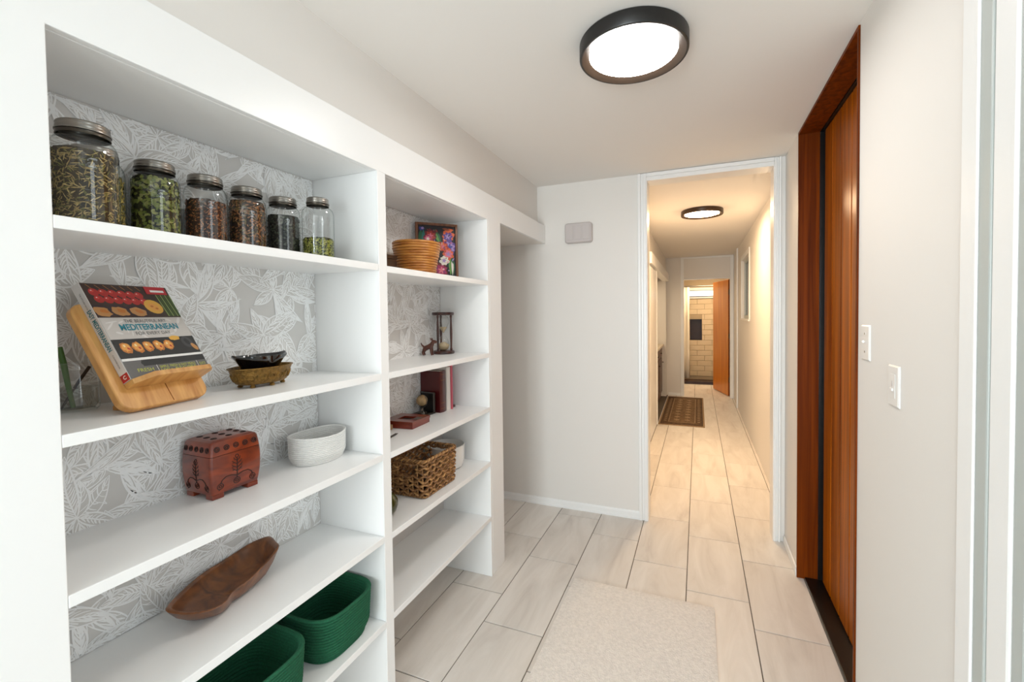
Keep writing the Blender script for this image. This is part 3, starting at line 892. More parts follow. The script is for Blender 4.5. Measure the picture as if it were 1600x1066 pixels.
def jar(x, y, r, h, neck, kind, level, label, zbase=ZA[0], grp='herb jars on the top shelf'):
    t = thing('herb_jar', label, 'jar', (x, y, zbase), 0, grp)
    prof = jar_profile(r, h, neck)
    g = mk('glass_body', MB().lathe(prof, 56), M_jarglass, t, smooth=True, angle=80)
    # raised lettering, fill scale and bead moulded in the glass, facing the room
    a0 = math.atan2(-y, -x) + 0.10
    lm = bpy.data.meshes.new('moulded_lettering')
    cu = bpy.data.curves.new('moulded', 'FONT'); cu.body = 'Ball'; cu.size = 0.044; cu.align_x = 'CENTER'; cu.shear = 0.35; cu.offset = 0.0008; cu.resolution_u = 2
    tmp = bpy.data.objects.new('moulded', cu); COL.objects.link(tmp)
    me = bpy.data.meshes.new_from_object(tmp.evaluated_get(bpy.context.evaluated_depsgraph_get()))
    bpy.data.objects.remove(tmp); bpy.data.curves.remove(cu)
    for v in me.vertices:
        a = a0 + v.co.x / r; z = h * 0.55 + v.co.y
        v.co = Vector(((r + 0.0006) * cos(a), (r + 0.0006) * sin(a), z))
    me.name = 'moulded_lettering'; me.materials.clear(); me.materials.append(M_jarglass)
    lo = bpy.data.objects.new('moulded_lettering', me); COL.objects.link(lo); lo.parent = g
    mb = MB()
    for z in (0.24, 0.34, 0.44):
        mb.tube([((r + 0.0002) * cos(a0 + q), (r + 0.0002) * sin(a0 + q), h * z) for q in (-.12, -.06, 0, .06, .12)], 0.0009, 6)
    mk('moulded_scale', mb, M_jarglass, g, smooth=True, kind='stuff')
    herb_fill(t, kind, prof, level * h, r)
    R_ = neck + 0.0028; z0 = h - 0.019
    mk('shaded_lid_skirt', MB().lathe([(R_ - 0.0005, z0 - 0.008), (R_ + 0.0012, z0 - 0.0075), (R_ + 0.0004, z0 - 0.004), (R_ + 0.0012, z0 - 0.001), (R_ - 0.001, z0)], 56), M_lid_shade, t, smooth=True, angle=60)
    lid = mk('lid_band', MB().lathe([(R_ - 0.001, z0), (R_ + 0.0022, z0 + 0.0005), (R_ + 0.0022, z0 + 0.003), (R_, z0 + 0.0042), (R_, z0 + 0.007), (R_ + 0.0008, z0 + 0.0085), (R_, z0 + 0.010),
                                  (R_, z0 + 0.013), (R_ + 0.0006, z0 + 0.0145), (R_ - 0.0004, z0 + 0.018), (R_ - 0.0022, z0 + 0.0195), (R_ - 0.007, z0 + 0.0195), (R_ - 0.0075, z0 + 0.018)], 56), M_lid, t, smooth=True, angle=60)
    mk('lid_disc', MB().lathe([(R_ - 0.0076, h - 0.001), (R_ - 0.012, h - 0.0022), (0.001, h - 0.0018)], 40), M_lid, t, smooth=True)
    return t
JH, JR, JN = 0.216, 0.0530, 0.0385
jar(-1.222, 0.533, JR * 1.03, 0.221, 0.0395, 'straw_herb', 0.72, 'leftmost front glass jar of straw-brown herbs with steel screw lid')
jar(-1.345, 0.606, JR, 0.214, JN, 'gold_herb', 0.70, 'glass jar of golden herbs mostly hidden behind the leftmost front jar')
jar(-1.335, 0.724, JR, JH, JN, 'green_leaf', 0.80, 'glass jar of green dried leaves, right of the straw-brown herb jar')
jar(-1.335, 0.850, JR, JH, JN, 'brown_root', 0.66, 'glass jar of reddish brown bits with clear space below its lid')
jar(-1.335, 0.975, JR, JH, JN, 'brown_flower', 0.79, 'glass jar packed with brown flowers, left of the dark tea jar')
jar(-1.336, 1.105, JR, JH, JN, 'dark_tea', 0.70, 'glass jar of almost black tea leaves on the top shelf')
jar(-1.245, 1.168, JR * 0.98, 0.221, 0.0325, 'moss_herb', 0.36, 'rightmost narrow-necked glass jar only a third full of green herbs')

# ================================================================== COOKBOOK STAND AND COOKBOOK
M_bamboo = wood('bamboo', srgb(188, 128, 62), srgb(222, 168, 98), (9, 60, 9), 0.4, 0.25, 0.06, detail=3, dist=0.3)
phi, tau = 0.215, 0.545
nv = Vector((cos(phi), sin(phi), 0)); uv = Vector((-sin(phi), cos(phi), 0))
SX, SY = -1.172, 0.5625
WB, LB, TB = 0.216, 0.280, 0.018
t = thing('cookbook_stand', 'light bamboo cookbook stand with lip holding an open-faced cookbook', 'book stand', (SX, SY, ZA[1]))
vv = Vector((0, 0, 1)) * cos(tau) - nv * sin(tau)
Nv = nv * cos(tau) + Vector((0, 0, 1)) * sin(tau)
lift = TB * sin(tau) + 0.0005
O = Vector((0, 0, lift)) - Nv * 0.0
# board outline with rounded corners, front face through O
out = rrect(WB, LB, 0.030, 6, WB / 2, LB / 2)
mid = [i for i in out]
b = mk('board', MB().prism([p for p in out], O - Nv * TB, uv, vv, Nv, TB), M_bamboo, t, smooth=True, angle=30, bevel=0.0025)
mk('board_joint', MB().obox(O + uv * (WB * 0.53) + vv * 0.004 + Nv * 0.0001, uv, vv, Nv, 0.0012, 0.05, 0.0006), M_framewood, b)
lipw = WB - 0.016
lb = O + uv * 0.014 + vv * 0.0515 + Nv * 0.0005
mk('ledge', MB().prism([(0.012, 0), (lipw, 0), (lipw, 0.040), (lipw - 0.012, 0.054), (0.044, 0.054), (0.012, 0.026)], lb, uv, Nv, vv, 0.0125), M_bamboo, t, bevel=0.0012)
# rear support leg: foot on the shelf behind the board
ft = -nv * 0.135
top = O + vv * 0.19 - Nv * TB
mk('support', MB().loft([[tuple(top + uv * a + c) for a, c in ((0.10, Vector((0, 0, 0))), (0.14, Vector((0, 0, 0))), (0.14, -nv * 0.012), (0.10, -nv * 0.012))],
                         [tuple(ft + Vector((0, 0, 0.001)) + uv * a + c) for a, c in ((0.09, Vector((0, 0, 0))), (0.15, Vector((0, 0, 0))), (0.15, -nv * 0.012), (0.09, -nv * 0.012))]], True, True, True), M_bamboo, t)
mk('base_strip', MB().obox(Vector((0, 0, 0.001)) + uv * 0.045 - nv * 0.09, uv, nv, (0, 0, 1), 0.10, 0.05, 0.010), M_bamboo, t)

# cookbook
BW, BL, BT = 0.202, 0.258, 0.0229
bo = Vector((SX, SY, ZA[1])) + O + uv * 0.0266 + vv * 0.0645 + Nv * 0.0006
t = thing('cookbook', 'thick paperback cookbook with roasted vegetable photos propped on the bamboo stand', 'book', bo)
M_cover = plain('cover_paper', srgb(226, 222, 218), 0.28, coat=0.4)
M_pages = plain('page_block', srgb(236, 230, 216), 0.9)
mk('pages', MB().obox(uv * 0.002 + vv * 0.002 + Nv * 0.0012, uv, vv, Nv, BW - 0.004, BL - 0.004, BT - 0.0024), M_pages, t)
mb = MB().obox(Nv * (BT - 0.001), uv, vv, Nv, BW, BL, 0.001).obox(Vector((0, 0, 0)), uv, vv, Nv, BW, BL, 0.001).obox(-uv * 0.001, uv, vv, Nv, 0.001, BL, BT)
cover = mk('cover', mb, M_cover, t)
PC = {n: plain('print_' + n, srgb(*c), 0.28, coat=0.4) for n, c in dict(
    brown=(54, 32, 24), black=(22, 20, 20), red=(176, 34, 30), red2=(206, 66, 52), banner=(188, 30, 38), white=(238, 236, 232), tan=(186, 132, 74),
    purple=(44, 22, 30), yellow=(222, 168, 66), gold=(226, 158, 72), gold2=(190, 112, 40), green=(64, 92, 40), green2=(128, 148, 84), grey=(196, 190, 184), grey2=(96, 94, 92),
    teal=(24, 124, 140), lime=(190, 196, 62), dgrey=(58, 56, 58), cream=(240, 214, 160), pale=(214, 210, 206)).items()}
pnames = list(PC); pm = [PC[n] for n in pnames]
class Print:
    """flat printed shapes in a frame; u right, v up, n out; each layer sits a hair above the last"""
    def __init__(self, o, u, v, n, W, L, step=0.000012):
        self.o, self.u, self.v, self.n, self.W, self.L = Vector(o), Vector(u), Vector(v), Vector(n), W, L
        self.mb = MB(); self.k = 0.00012; self.step = step
    def P(self, a, b): return self.o + self.u * (a * self.W) + self.v * (b * self.L) + self.n * self.k
    def poly(self, pts, m):
        self.k += self.step
        self.mb.poly([self.P(min(.998, max(.002, a)), min(.998, max(.002, b))) for a, b in pts], m); return self
    def rect(self, a0, b0, a1, b1, m): return self.poly([(a0, b0), (a1, b0), (a1, b1), (a0, b1)], m)
    def disc(self, a, b, ra, rb, m, rot=0.0, n=18, wob=0.0):
        asp = self.W / self.L; pts = []
        for i in range(n):
            q = 2 * pi * i / n; w = 1 + (rnd.uniform(-wob, wob) if wob else 0)
            x, y = ra * cos(q) * w, rb * sin(q) * w
            pts.append((a + (x * cos(rot) - y * sin(rot)), b + (x * sin(rot) + y * cos(rot)) * asp))
        return self.poly(pts, m)
ix = {n: i for i, n in enumerate(pnames)}
pr = Print(Nv * BT, uv, vv, Nv, BW, BL)
pr.rect(0, .63, 1, 1, ix['brown'])
for rw, (b0, n) in enumerate(((.905, 6), (.83, 6))):
    for i in range(n):
        a = .10 + .098 * i + .02 * rw
        pr.disc(a, b0 - .004 * i, .052, .052, ix['red']); pr.disc(a - .014, b0 + .012 - .004 * i, .022, .016, ix['red2']); pr.disc(a - .018, b0 + .018 - .004 * i, .008, .005, ix['white'])
for i in range(7):
    pr.poly([(.05 + .09 * i, .985), (.058 + .09 * i, .985), (.10 + .09 * i, .94), (.094 + .09 * i, .94)], ix['tan'])
for i, (a, b0) in enumerate(((.08, .70), (.27, .705), (.47, .70))):
    pr.disc(a, b0, .125, .085, ix['purple'], -.25); pr.disc(a + .008, b0 - .006, .10, .06, ix['tan'], -.25, wob=.12); pr.disc(a + .02, b0, .045, .024, ix['gold2'], -.3, wob=.2)
pr.disc(.70, .755, .115, .10, ix['yellow'], -.6); pr.disc(.70, .75, .07, .05, ix['gold'], -.6, wob=.2)
pr.disc(.68, .76, .02, .014, ix['gold2']); pr.disc(.73, .735, .02, .014, ix['gold2'])
for i in range(7):
    a = .80 + .030 * i
    pr.poly([(a, .90), (a + .016, .90), (a + .05, .645), (a + .03, .645)], ix['green' if i % 2 else 'green2'])
pr.rect(.70, .905, .97, .995, ix['banner']); pr.rect(.76, .93, .94, .955, ix['white'])
pr.rect(0, .40, 1, .63, ix['grey'])
for i in range(16):
    a, b0 = rnd.uniform(.03, .97), rnd.uniform(.42, .61)
    pr.disc(a, b0, rnd.uniform(.03, .08), rnd.uniform(.006, .02), ix['pale'], rnd.uniform(0, 3))
pr.rect(0, .19, 1, .40, ix['black'])
for i in range(5):
    a = .12 + .125 * i
    pr.disc(a, .31, .060, .075, ix['gold2'], .3, wob=.15); pr.disc(a, .315, .046, .056, ix['gold'], .3, wob=.2)
    pr.disc(a - .012, .33, .012, .016, ix['cream'], wob=.2); pr.disc(a + .02, .30, .012, .018, ix['red'], .6, wob=.2)
pr.disc(.74, .385, .07, .035, ix['yellow'], wob=.1); pr.disc(.88, .33, .07, .085, ix['dgrey'], .4); pr.disc(.88, .335, .03, .05, ix['black'], .4); pr.disc(.95, .27, .03, .06, ix['tan'], .5)
pr.rect(0, .175, 1, .20, ix['white'])
pr.rect(0, 0, 1, .175, ix['grey2']); pr.rect(.20, .11, 1, .175, ix['black']); pr.disc(.22, .143, .034, .030, ix['black'])
pr.rect(.34, .02, .345, .11, ix['white']); pr.rect(.86, .02, .865, .11, ix['white'])
mk('cover_print', pr.mb, pm, cover, kind='stuff', fixn=False)
kk = pr.k + 0.0001
def book_text(body, a, b0, size, mat, w=None, bold=0.0):
    text_mesh('lettering', body, size, mat, cover, frame_matrix(Nv * (BT + kk) + uv * (a * BW) + vv * (b0 * BL), uv, vv, Nv), width=w * BW if w else None, bold=bold)
book_text('THE BEAUTIFUL ART', .50, .588, 0.0135, PC['grey2'], .50)
book_text('MEDITERRANEAN', .52, .520, 0.0235, PC['teal'], .70, .0006)
book_text('FOR EVERY DAY', .52, .452, 0.0135, PC['grey2'], .42)
book_text('FRESH', .20, .07, 0.013, PC['lime'], .18)
book_text('SIMPLE, FRESH & EASY MEALS', .60, .082, 0.010, PC['lime'], .46)
book_text('100+ RECIPES', .60, .045, 0.012, PC['lime'], .46)
book_text('QUICK', .93, .07, 0.011, PC['lime'], .09)
sp = Print(-uv * 0.001, Nv, vv, -uv, BT, BL)
sp.rect(.02, .004, .98, .075, ix['banner'])
mk('spine_print', sp.mb, pm, cover, kind='stuff', fixn=False)
def spine_text(body, b0, size, mat, w, bold=0.0):
    text_mesh('lettering', body, size, mat, cover, frame_matrix(-uv * 0.0014 + Nv * (BT * .5) + vv * (b0 * BL), -vv, Nv, -uv), width=w * BL, bold=bold)
spine_text('EASY MEDITERRANEAN', .52, 0.0165, PC['teal'], .42, .0005)
spine_text('THE KITCHEN BOOK', .82, 0.006, PC['grey2'], .17)
spine_text('COOKBOOK', .20, 0.005, PC['grey2'], .14)
text_mesh('lettering', 'C', 0.012, PC['white'], cover, frame_matrix(-uv * 0.0014 + Nv * (BT * .5) + vv * (.04 * BL), Nv, vv, -uv), bold=.0005)

# ================================================================== SMALL GLASS JAR WITH STEM
t = thing('glass_vase', 'small clear glass jar holding a cut green stem behind the bamboo stand', 'vase', (-1.357, 0.562, ZA[1]))
r = 0.040
mk('glass_body', MB().lathe([(0.001, 0.006), (r * .7, 0.006), (r * .86, 0.001), (r * .97, 0.006), (r, 0.016), (r, 0.086), (r * .95, 0.094), (r * .93, 0.098), (r * .97, 0.103), (r * .97, 0.112), (r * .93, 0.114), (r * .90, 0.111)], 40),
   M_jarglass, t, smooth=True, angle=70)
mk('water', MB().lathe([(0.001, 0.0068), (r * .78, 0.0068), (r * .95, 0.02), (r * .955, 0.055), (0.001, 0.055)], 32), thin_glass('water', (0.93, 0.95, 0.93), (0.75, 0.8, 0.76)), t, smooth=True, angle=50)
mk('green_stem', MB().tube([(0.012, -0.012, 0.010), (0.004, -0.016, 0.06), (-0.004, -0.019, 0.11), (-0.012, -0.022, 0.150)], [0.0045, 0.005, 0.006, 0.0052], 10), plain('stem_green', srgb(62, 96, 34), 0.5), t, smooth=True, angle=60)
mk('dark_twig', MB().tube([(0.006, -0.030, 0.010), (-0.002, -0.004, 0.052), (-0.008, 0.028, 0.100)], [0.0022, 0.003, 0.0036], 8), plain('twig_dark', srgb(40, 26, 20), 0.6), t, smooth=True, angle=60)

# ================================================================== BRASS PLANTER AND BLACK DISH
def smoothstep(x): x = max(0, min(1, x)); return x * x * (3 - 2 * x)
M_brass = plain('aged_brass', srgb(136, 104, 52), 0.42, metal=0.75, bump=(150, 0.9, 0.004), vary=(90, 0.4))
M_blackgl = plain('black_ceramic', srgb(12, 10, 10), 0.08, coat=0.6)
pl_rot = 0.12
t = thing('brass_planter', 'low oval embossed brass planter on little feet holding a black dish', 'planter', (-1.283, 0.970, ZA[1] + 0.0004), pl_rot)
t.scale = (1.08, 1.08, 1.08)
def oval(a, b_, z, n=56, pw=1.0, f=None):
    pts = []
    for i in range(n):
        q = 2 * pi * i / n
        x, y = b_ * (abs(cos(q)) ** pw) * (1 if cos(q) >= 0 else -1), a * (abs(sin(q)) ** pw) * (1 if sin(q) >= 0 else -1)
        pts.append((x, y, z + (f(q) if f else 0)))
    return pts
mb = MB()
prof = [(0.30, .010), (0.70, .0085), (0.80, .013), (0.88, .026), (0.94, .042), (0.985, .052), (1.03, .054), (1.03, .0565), (0.97, .056), (0.92, .048), (0.84, .026), (0.70, .015), (0.02, .013)]
mb.loft([oval(0.098 * k, 0.056 * k, z) for k, z in prof], True, True, True)
mk('bowl', mb, M_brass, t, smooth=True, angle=50)
# raised scroll ornaments round the side
mb = MB()
for i in range(18):
    q0 = 2 * pi * (i + 0.5) / 18
    pts = []
    for j in range(9):
        s = j / 8; ang = q0 + 0.13 * cos(s * 2 * pi) ; z = 0.029 + 0.010 * sin(s * 2 * pi)
        k = 0.80 + (z - .013) / (.042 - .013) * .14
        k = 0.885 + (z - .026) * 3.4 if z > .026 else 0.80 + (z - .013) / .013 * .08
        pts.append((0.056 * k * cos(ang) * 1.012, 0.098 * k * sin(ang) * 1.012, z))
    mb.tube(pts[:-1], 0.0015, 5, closed=True)
mk('scroll_ornament', mb, M_brass, t, smooth=True, kind='stuff')
for (x, y) in ((0.022, 0.052), (0.022, -0.052), (-0.022, 0.052), (-0.022, -0.052), (0.036, 0.0)):
    mk('foot', MB().lathe([(0.001, 0.0), (0.006, 0.0005), (0.0075, 0.004), (0.005, 0.007), (0.006, 0.0115)], 12, x, y), M_brass, t, smooth=True)
t = thing('black_dish', 'glossy black double dish with pointed ends resting inside the brass planter', 'dish', (-1.283, 0.966, ZA[1] + 0.0184), pl_rot)
t.scale = (1.07, 1.07, 1.0)
mb = MB()
def horn(q): return 0.006 * abs(sin(q)) ** 12 - 0.0012 * abs(cos(q)) ** 8
def boat(a, b_, z, n=64, k=1.0):
    pts = []
    for i in range(n):
        q = 2 * pi * i / n
        y = a * sin(q); x = b_ * cos(q)
        pinch = 1 - 0.22 * math.exp(-(sin(q) / 0.16) ** 2) * k
        taper = 1 - 0.42 * smoothstep((abs(sin(q)) - 0.72) / 0.28) * k
        pts.append((x * pinch * taper, y, z + k * horn(q) + 0.0))
    return pts
prof = [(0.35, .35, .000, 0), (.46, .46, .0005, 0), (.56, .62, .012, .1), (.66, .80, .030, .3), (.86, .96, .044, .8), (1.0, 1.04, .051, 1), (1.0, 1.0, .0535, 1), (.94, .94, .051, 1), (.76, .82, .041, .7), (.55, .62, .024, .3), (.3, .3, .014, 0)]
mb.loft([boat(0.090 * a, 0.047 * b_, z * 1.45, k=k) for a, b_, z, k in prof], True, True, True)
mk('dish_body', mb, M_blackgl, t, smooth=True, angle=70)
mk('divider_ridge', MB().loft([[(x, y, z) for y, z in ((-.006, .022), (-.003, .064), (.003, .064), (.006, .022))] for x in (-.030, 0, .030)], True, True, True), M_blackgl, t, smooth=True, angle=60)

# ================================================================== CARVED CHEST
M_chest = wood('chest_wood', srgb(92, 26, 8), srgb(158, 62, 20), (7, 7, 16), 0.3, 0.55, 0.0, detail=4, dist=1.6)
M_carve = plain('carved_groove', srgb(44, 20, 14), 0.6)
M_stain = plain('chest_stain', srgb(92, 52, 22), 0.35)
CW, CD, CH = 0.132, 0.122, 0.160
t = thing('carved_chest', 'red-brown lacquered wooden chest with carved flowers and bracket feet', 'chest', (-1.2680, 0.799, ZA[2] + 0.0004), -0.0215)
t.scale = (1.03, 1.075, 1.045)
# local frame: front face at x=0 facing +x, width along +y, depth towards -x
bul = 0.007
def ring_at(z, grow, inset=0.0):
    g = grow
    pts = []
    r = 0.006
    for (x, y) in rrect(CD + 2 * g, CW + 2 * g, r, 3, -CD / 2, CW / 2): pts.append((x, y, z))
    return pts
zb, zl = 0.014, 0.118
def gro(z): return bul * (1 - ((z - 0.085) / 0.075) ** 2) - 0.004
mb = MB(); mb.loft([ring_at(z, gro(z)) for z in (zb, .03, .05, .07, .09, .105, zl - .0007)], True, True, True)
body = mk('body', mb, M_chest, t, smooth=True, angle=40)
mb = MB()
zs = [zl + .0007, .128, .140, .149]
loops = [ring_at(z, gro(z)) for z in zs] + [ring_at(.155, gro(.149) - .003), ring_at(.1585, gro(.149) - .009), ring_at(.160, gro(.149) - .016)]
mb.loft(loops, True, True, True)
lid = mk('lid', mb, M_chest, t, smooth=True, angle=30)
mk('seam', MB().loft([ring_at(zl - .0007, gro(zl) - .002), ring_at(zl + .0007, gro(zl) - .002)], True), M_carve, t)
for (x, y) in ((-0.004, 0.004), (-0.004, CW - 0.034), (-CD + 0.034, 0.004), (-CD + 0.034, CW - 0.034)):
    mk('foot', MB().box(x - 0.030, y, 0.0, x, y + 0.030, zb - 0.0002), M_chest, t, bevel=0.002)
def on_front(y, z): return Vector((gro(z) + 0.0002, y, z))
def on_left(x, z): return Vector((-x, -gro(z) - 0.0002, z))
def groove(fn, pts, r, par, name='carving'):
    return [fn(a, b_) for a, b_ in pts]
def carve(fn, W, par_body, par_lid):
    mb = MB()
    def ln(pts, r=0.0011): mb.tube([fn(a * W, z) for a, z in pts], r, 6)
    def circ(a, z, r, w=0.0011): mb.tube([fn(a * W + r * cos(q * pi / 7), z + r * sin(q * pi / 7)) for q in range(14)], w, 6, closed=True)
    # stem with paired leaves, two side scrolls, three round flowers below
    ln([(.5, .046), (.5, .065), (.5, .085), (.5, .100)], .0013)
    for z, s in ((.066, .10), (.076, .11), (.086, .10), (.095, .07)):
        for sg in (-1, 1):
            ln([(.5, z - .004), (.5 + sg * s * .5, z + .001), (.5 + sg * s, z + .007)], .0010)
            ln([(.5 + sg * s * .5, z + .001), (.5 + sg * s * .95, z + .001)], .0008)
    circ(.5, .105, .0042)
    for sg in (-1, 1):
        ln([(.5, .050), (.5 + sg * .12, .056), (.5 + sg * .22, .056), (.5 + sg * .30, .049), (.5 + sg * .33, .040)], .0013)
        circ(.5 + sg * .33, .033, .0078); circ(.5 + sg * .33, .033, .0034)
        ln([(.5 + sg * .33, .0245), (.5 + sg * .36, .0225)], .001)
    circ(.5, .036, .0085); circ(.5, .036, .0038); ln([(.5, .0445), (.5, .05)], .0012)
    mk('carving', mb, M_carve, par_body, smooth=True, kind='stuff')
    mb2 = MB()
    for k in range(5):
        a = .12 + .19 * k
        for r_ in (.0066, .0030):
            mb2.tube([fn(a * W + r_ * cos(q * pi / 7), .136 + r_ * sin(q * pi / 7)) for q in range(14)], .0013, 6, closed=True)
    mk('carved_rosettes', mb2, M_carve, par_lid, smooth=True, kind='stuff')
carve(on_front, CW, body, lid); carve(on_left, CD, body, lid)
mb = MB()
for k in range(9):
    cx, cy = -CD * (.25 + .25 * (k % 3)), CW * (.2 + .3 * (k // 3))
    for r_ in (.007, .003):
        mb.tube([(cx + r_ * cos(q * pi / 6), cy + r_ * sin(q * pi / 6), .1602) for q in range(12)], .0012, 6, closed=True)
mk('top_carving', mb, M_carve, lid, smooth=True, kind='stuff')

# ================================================================== ROPE BASKETS
def super_loop(rx, ry, z, n=64, e=2.0, dx=0, dy=0):
    pts = []
    for i in range(n):
        q = 2 * pi * i / n
        c, s = cos(q), sin(q)
        pts.append((dx + rx * (abs(c) ** (2 / e)) * (1 if c >= 0 else -1), dy + ry * (abs(s) ** (2 / e)) * (1 if s >= 0 else -1), z))
    return pts
def rope_basket(name, label, cat, loc, rz, rx, ry, h, e, coil, mat, flare=1.06, group=None, rimf=None, rim_mat=None):
    t = thing(name, label, cat, loc, rz, group)
    n = max(3, int(round(h / coil)))
    cr = coil / 2
    mb = MB(); loops = []
    def scale(z):
        q = z / h
        return (0.90 + 0.10 * smoothstep(q * 3.2)) * (1 + (flare - 1) * q)
    for i in range(n):
        zc = cr + i * coil
        for k in range(5):
            a = -pi / 2 + pi * k / 4
            s = scale(zc)
            o_ = cr * 1.15 * cos(a) - cr * 1.15
            z = zc + cr * 0.92 * sin(a)
            loops.append(super_loop(rx * s + o_, ry * s + o_, z, 64, e))
    for i in range(n - 1, 0, -1):
        zc = cr + i * coil
        for k in range(3):
            a = pi / 2 - pi * k / 2
            s = scale(zc)
            o_ = -cr * 2.4 - cr * 0.7 * cos(a)
            z = zc + cr * 0.85 * sin(a)
            loops.append(super_loop(rx * s + o_ + cr * .2, ry * s + o_ + cr * .2, z, 64, e))
    for k in range(7):
        f = 1 - k / 7
        loops.append(super_loop((rx * .9 - cr * 2.4) * f + .001, (ry * .9 - cr * 2.4) * f + .001, cr * 1.6 + (cr * .5 if k % 2 else 0), 64, e))
    if rimf:
        loops = [[(x, y, z + rimf(x / rx, y / ry) * (z / h) ** 2) for x, y, z in lp] for lp in loops]
    mb.loft(loops, True, True, True)
    mk('coiled_body', mb, mat, t, smooth=True, angle=75)
    zc = cr + (n - 1) * coil; s = scale(zc)
    rim = super_loop(rx * s - cr * .9, ry * s - cr * .9, zc + cr * .25, 64, e)
    if rimf: rim = [(x, y, z + rimf(x / rx, y / ry)) for x, y, z in rim]
    mk('rim_coil', MB().tube(rim, cr * 1.12, 8, closed=True), rim_mat or mat, t, smooth=True)
    return t
def rope_mat(name, c, amt=.12):
    m = plain(name, c, 0.9, bump=(420, 0.35, 0.0012), vary=(230, amt))
    return m
M_white_rope = rope_mat('white_rope', srgb(236, 234, 230), .05)
M_green_rope = rope_mat('green_rope', srgb(24, 92, 62), .22)
rope_basket('rope_basket', 'white oval coiled rope basket on the shelf right of the chest', 'basket', (-1.290, 1.185, ZA[2] + .0004), 0.0, 0.079, 0.102, 0.092, 2.1, 0.0062, M_white_rope, 1.03,
            rimf=lambda a, b_: 0.006 * b_ * b_)
rope_basket('green_basket', 'green coiled rope basket, the farther of two under the bowl shelf', 'basket', (-1.246, 1.156, ZA[4] + .0004), 0.0, 0.131, 0.124, 0.160, 3.4, 0.0100, M_green_rope, 1.07, 'green rope baskets on the low shelf')
rope_basket('green_basket', 'green coiled rope basket, the nearer of two, cut by the lower picture edge', 'basket', (-1.238, 0.848, ZA[4] + .0004), 0.0, 0.136, 0.130, 0.160, 3.4, 0.0100, M_green_rope, 1.07, 'green rope baskets on the low shelf')

# ================================================================== WOODEN DOUGH BOWL
M_bowl = wood('bowl_wood', srgb(70, 36, 14), srgb(134, 78, 34), (10, 10, 10), 0.38, 0.35, 0.0, detail=6, dist=2.0)
M_bowl_in = wood('bowl_wood_inside', srgb(84, 44, 16), srgb(142, 84, 36), (12, 12, 12), 0.4, 0.3, 0.0, detail=6, dist=2.2)
RIM = [(-1.279, .684, .075), (-1.314, .716, .070), (-1.352, .775, .066), (-1.384, .842, .063), (-1.398, .918, .062), (-1.400, .976, .068), (-1.388, 1.012, .076), (-1.353, 1.034, .086),
       (-1.302, 1.017, .086), (-1.261, .995, .085), (-1.243, .933, .066), (-1.229, .870, .056), (-1.228, .824, .051), (-1.206, .789, .050), (-1.203, .755, .050), (-1.222, .720, .056), (-1.250, .695, .065)]
bcx, bcy = -1.300, .860
t = thing('dough_bowl', 'long hand-hewn wooden dough bowl with uneven rim, alone on its shelf', 'bowl', (bcx, bcy, ZA[3] + 0.0006))
def resample(pts, n):
    m = len(pts); out = []
    for i in range(n):
        f = i * m / n; k = int(f); u_ = f - k
        p0, p1, p2, p3 = (Vector(pts[(k + d) % m]) for d in (-1, 0, 1, 2))
        out.append(0.5 * ((2 * p1) + (p2 - p0) * u_ + (2 * p0 - 5 * p1 + 4 * p2 - p3) * u_ ** 2 + (3 * p1 - p0 - 3 * p2 + p3) * u_ ** 3))
    return out
rimv = [Vector((p.x - bcx, p.y - bcy, p.z)) for p in resample(RIM, 56)]
def bl(k, zf, dz=0.0):
    # shrink towards a long axis through the centre so the floor stays elongated
    return [Vector((p.x * k, p.y * k * (1.0 if k > .6 else .98), max(0.0, p.z * zf + dz))) for p in rimv]
outer = [bl(.40, 0, 0), bl(.55, 0.03, 0.0), bl(.72, .20), bl(.88, .55), bl(.97, .85), bl(1.0, .97)]
inner = [bl(.985, 1.0), bl(.94, .985), bl(.90, .86), bl(.80, .52), bl(.64, .24, .004), bl(.42, .10, .006), bl(.15, .06, .006), bl(.004, .05, .006)]
mk('bowl_outside', MB().loft(outer, True, True, False), M_bowl, t, smooth=True, angle=80)
mk('bowl_inside', MB().loft([outer[-1]] + inner, True, False, True), M_bowl_in, t, smooth=True, angle=80)

# ================================================================== RIGHT BAY, TOP SHELF
M_cane = wood('cane', srgb(168, 96, 30), srgb(214, 146, 66), (14, 14, 40), 0.4, 0.3, 0.0, detail=3, dist=0.4)
M_cane_dark = plain('cane_lining', srgb(92, 46, 18), 0.7)  # dark brown lining inside the cane coils
t = thing('cane_basket', 'round golden coiled cane basket before the flower picture', 'basket', (-1.240, 1.735, ZB[0] + 0.0004))
nco = 13
for k in range(nco):
    z = 0.0076 + k * 0.0117
    R_ = 0.084 + 0.021 * smoothstep(k / (nco - 1)) + (0.0015 if k % 3 == 1 else 0)
    mk('coil', MB().tube([(R_ * cos(2 * pi * i / 40), R_ * sin(2 * pi * i / 40), z + 0.0007 * sin(i * 0.5 + k)) for i in range(40)], 0.0064, 8, closed=True), M_cane, t, smooth=True, angle=180)
mk('lining', MB().lathe([(0.001, 0.003), (0.080, 0.003), (0.082, 0.012), (0.099, 0.146), (0.0975, 0.146), (0.079, 0.014), (0.001, 0.006)], 40), M_cane_dark, t, smooth=True, angle=40)

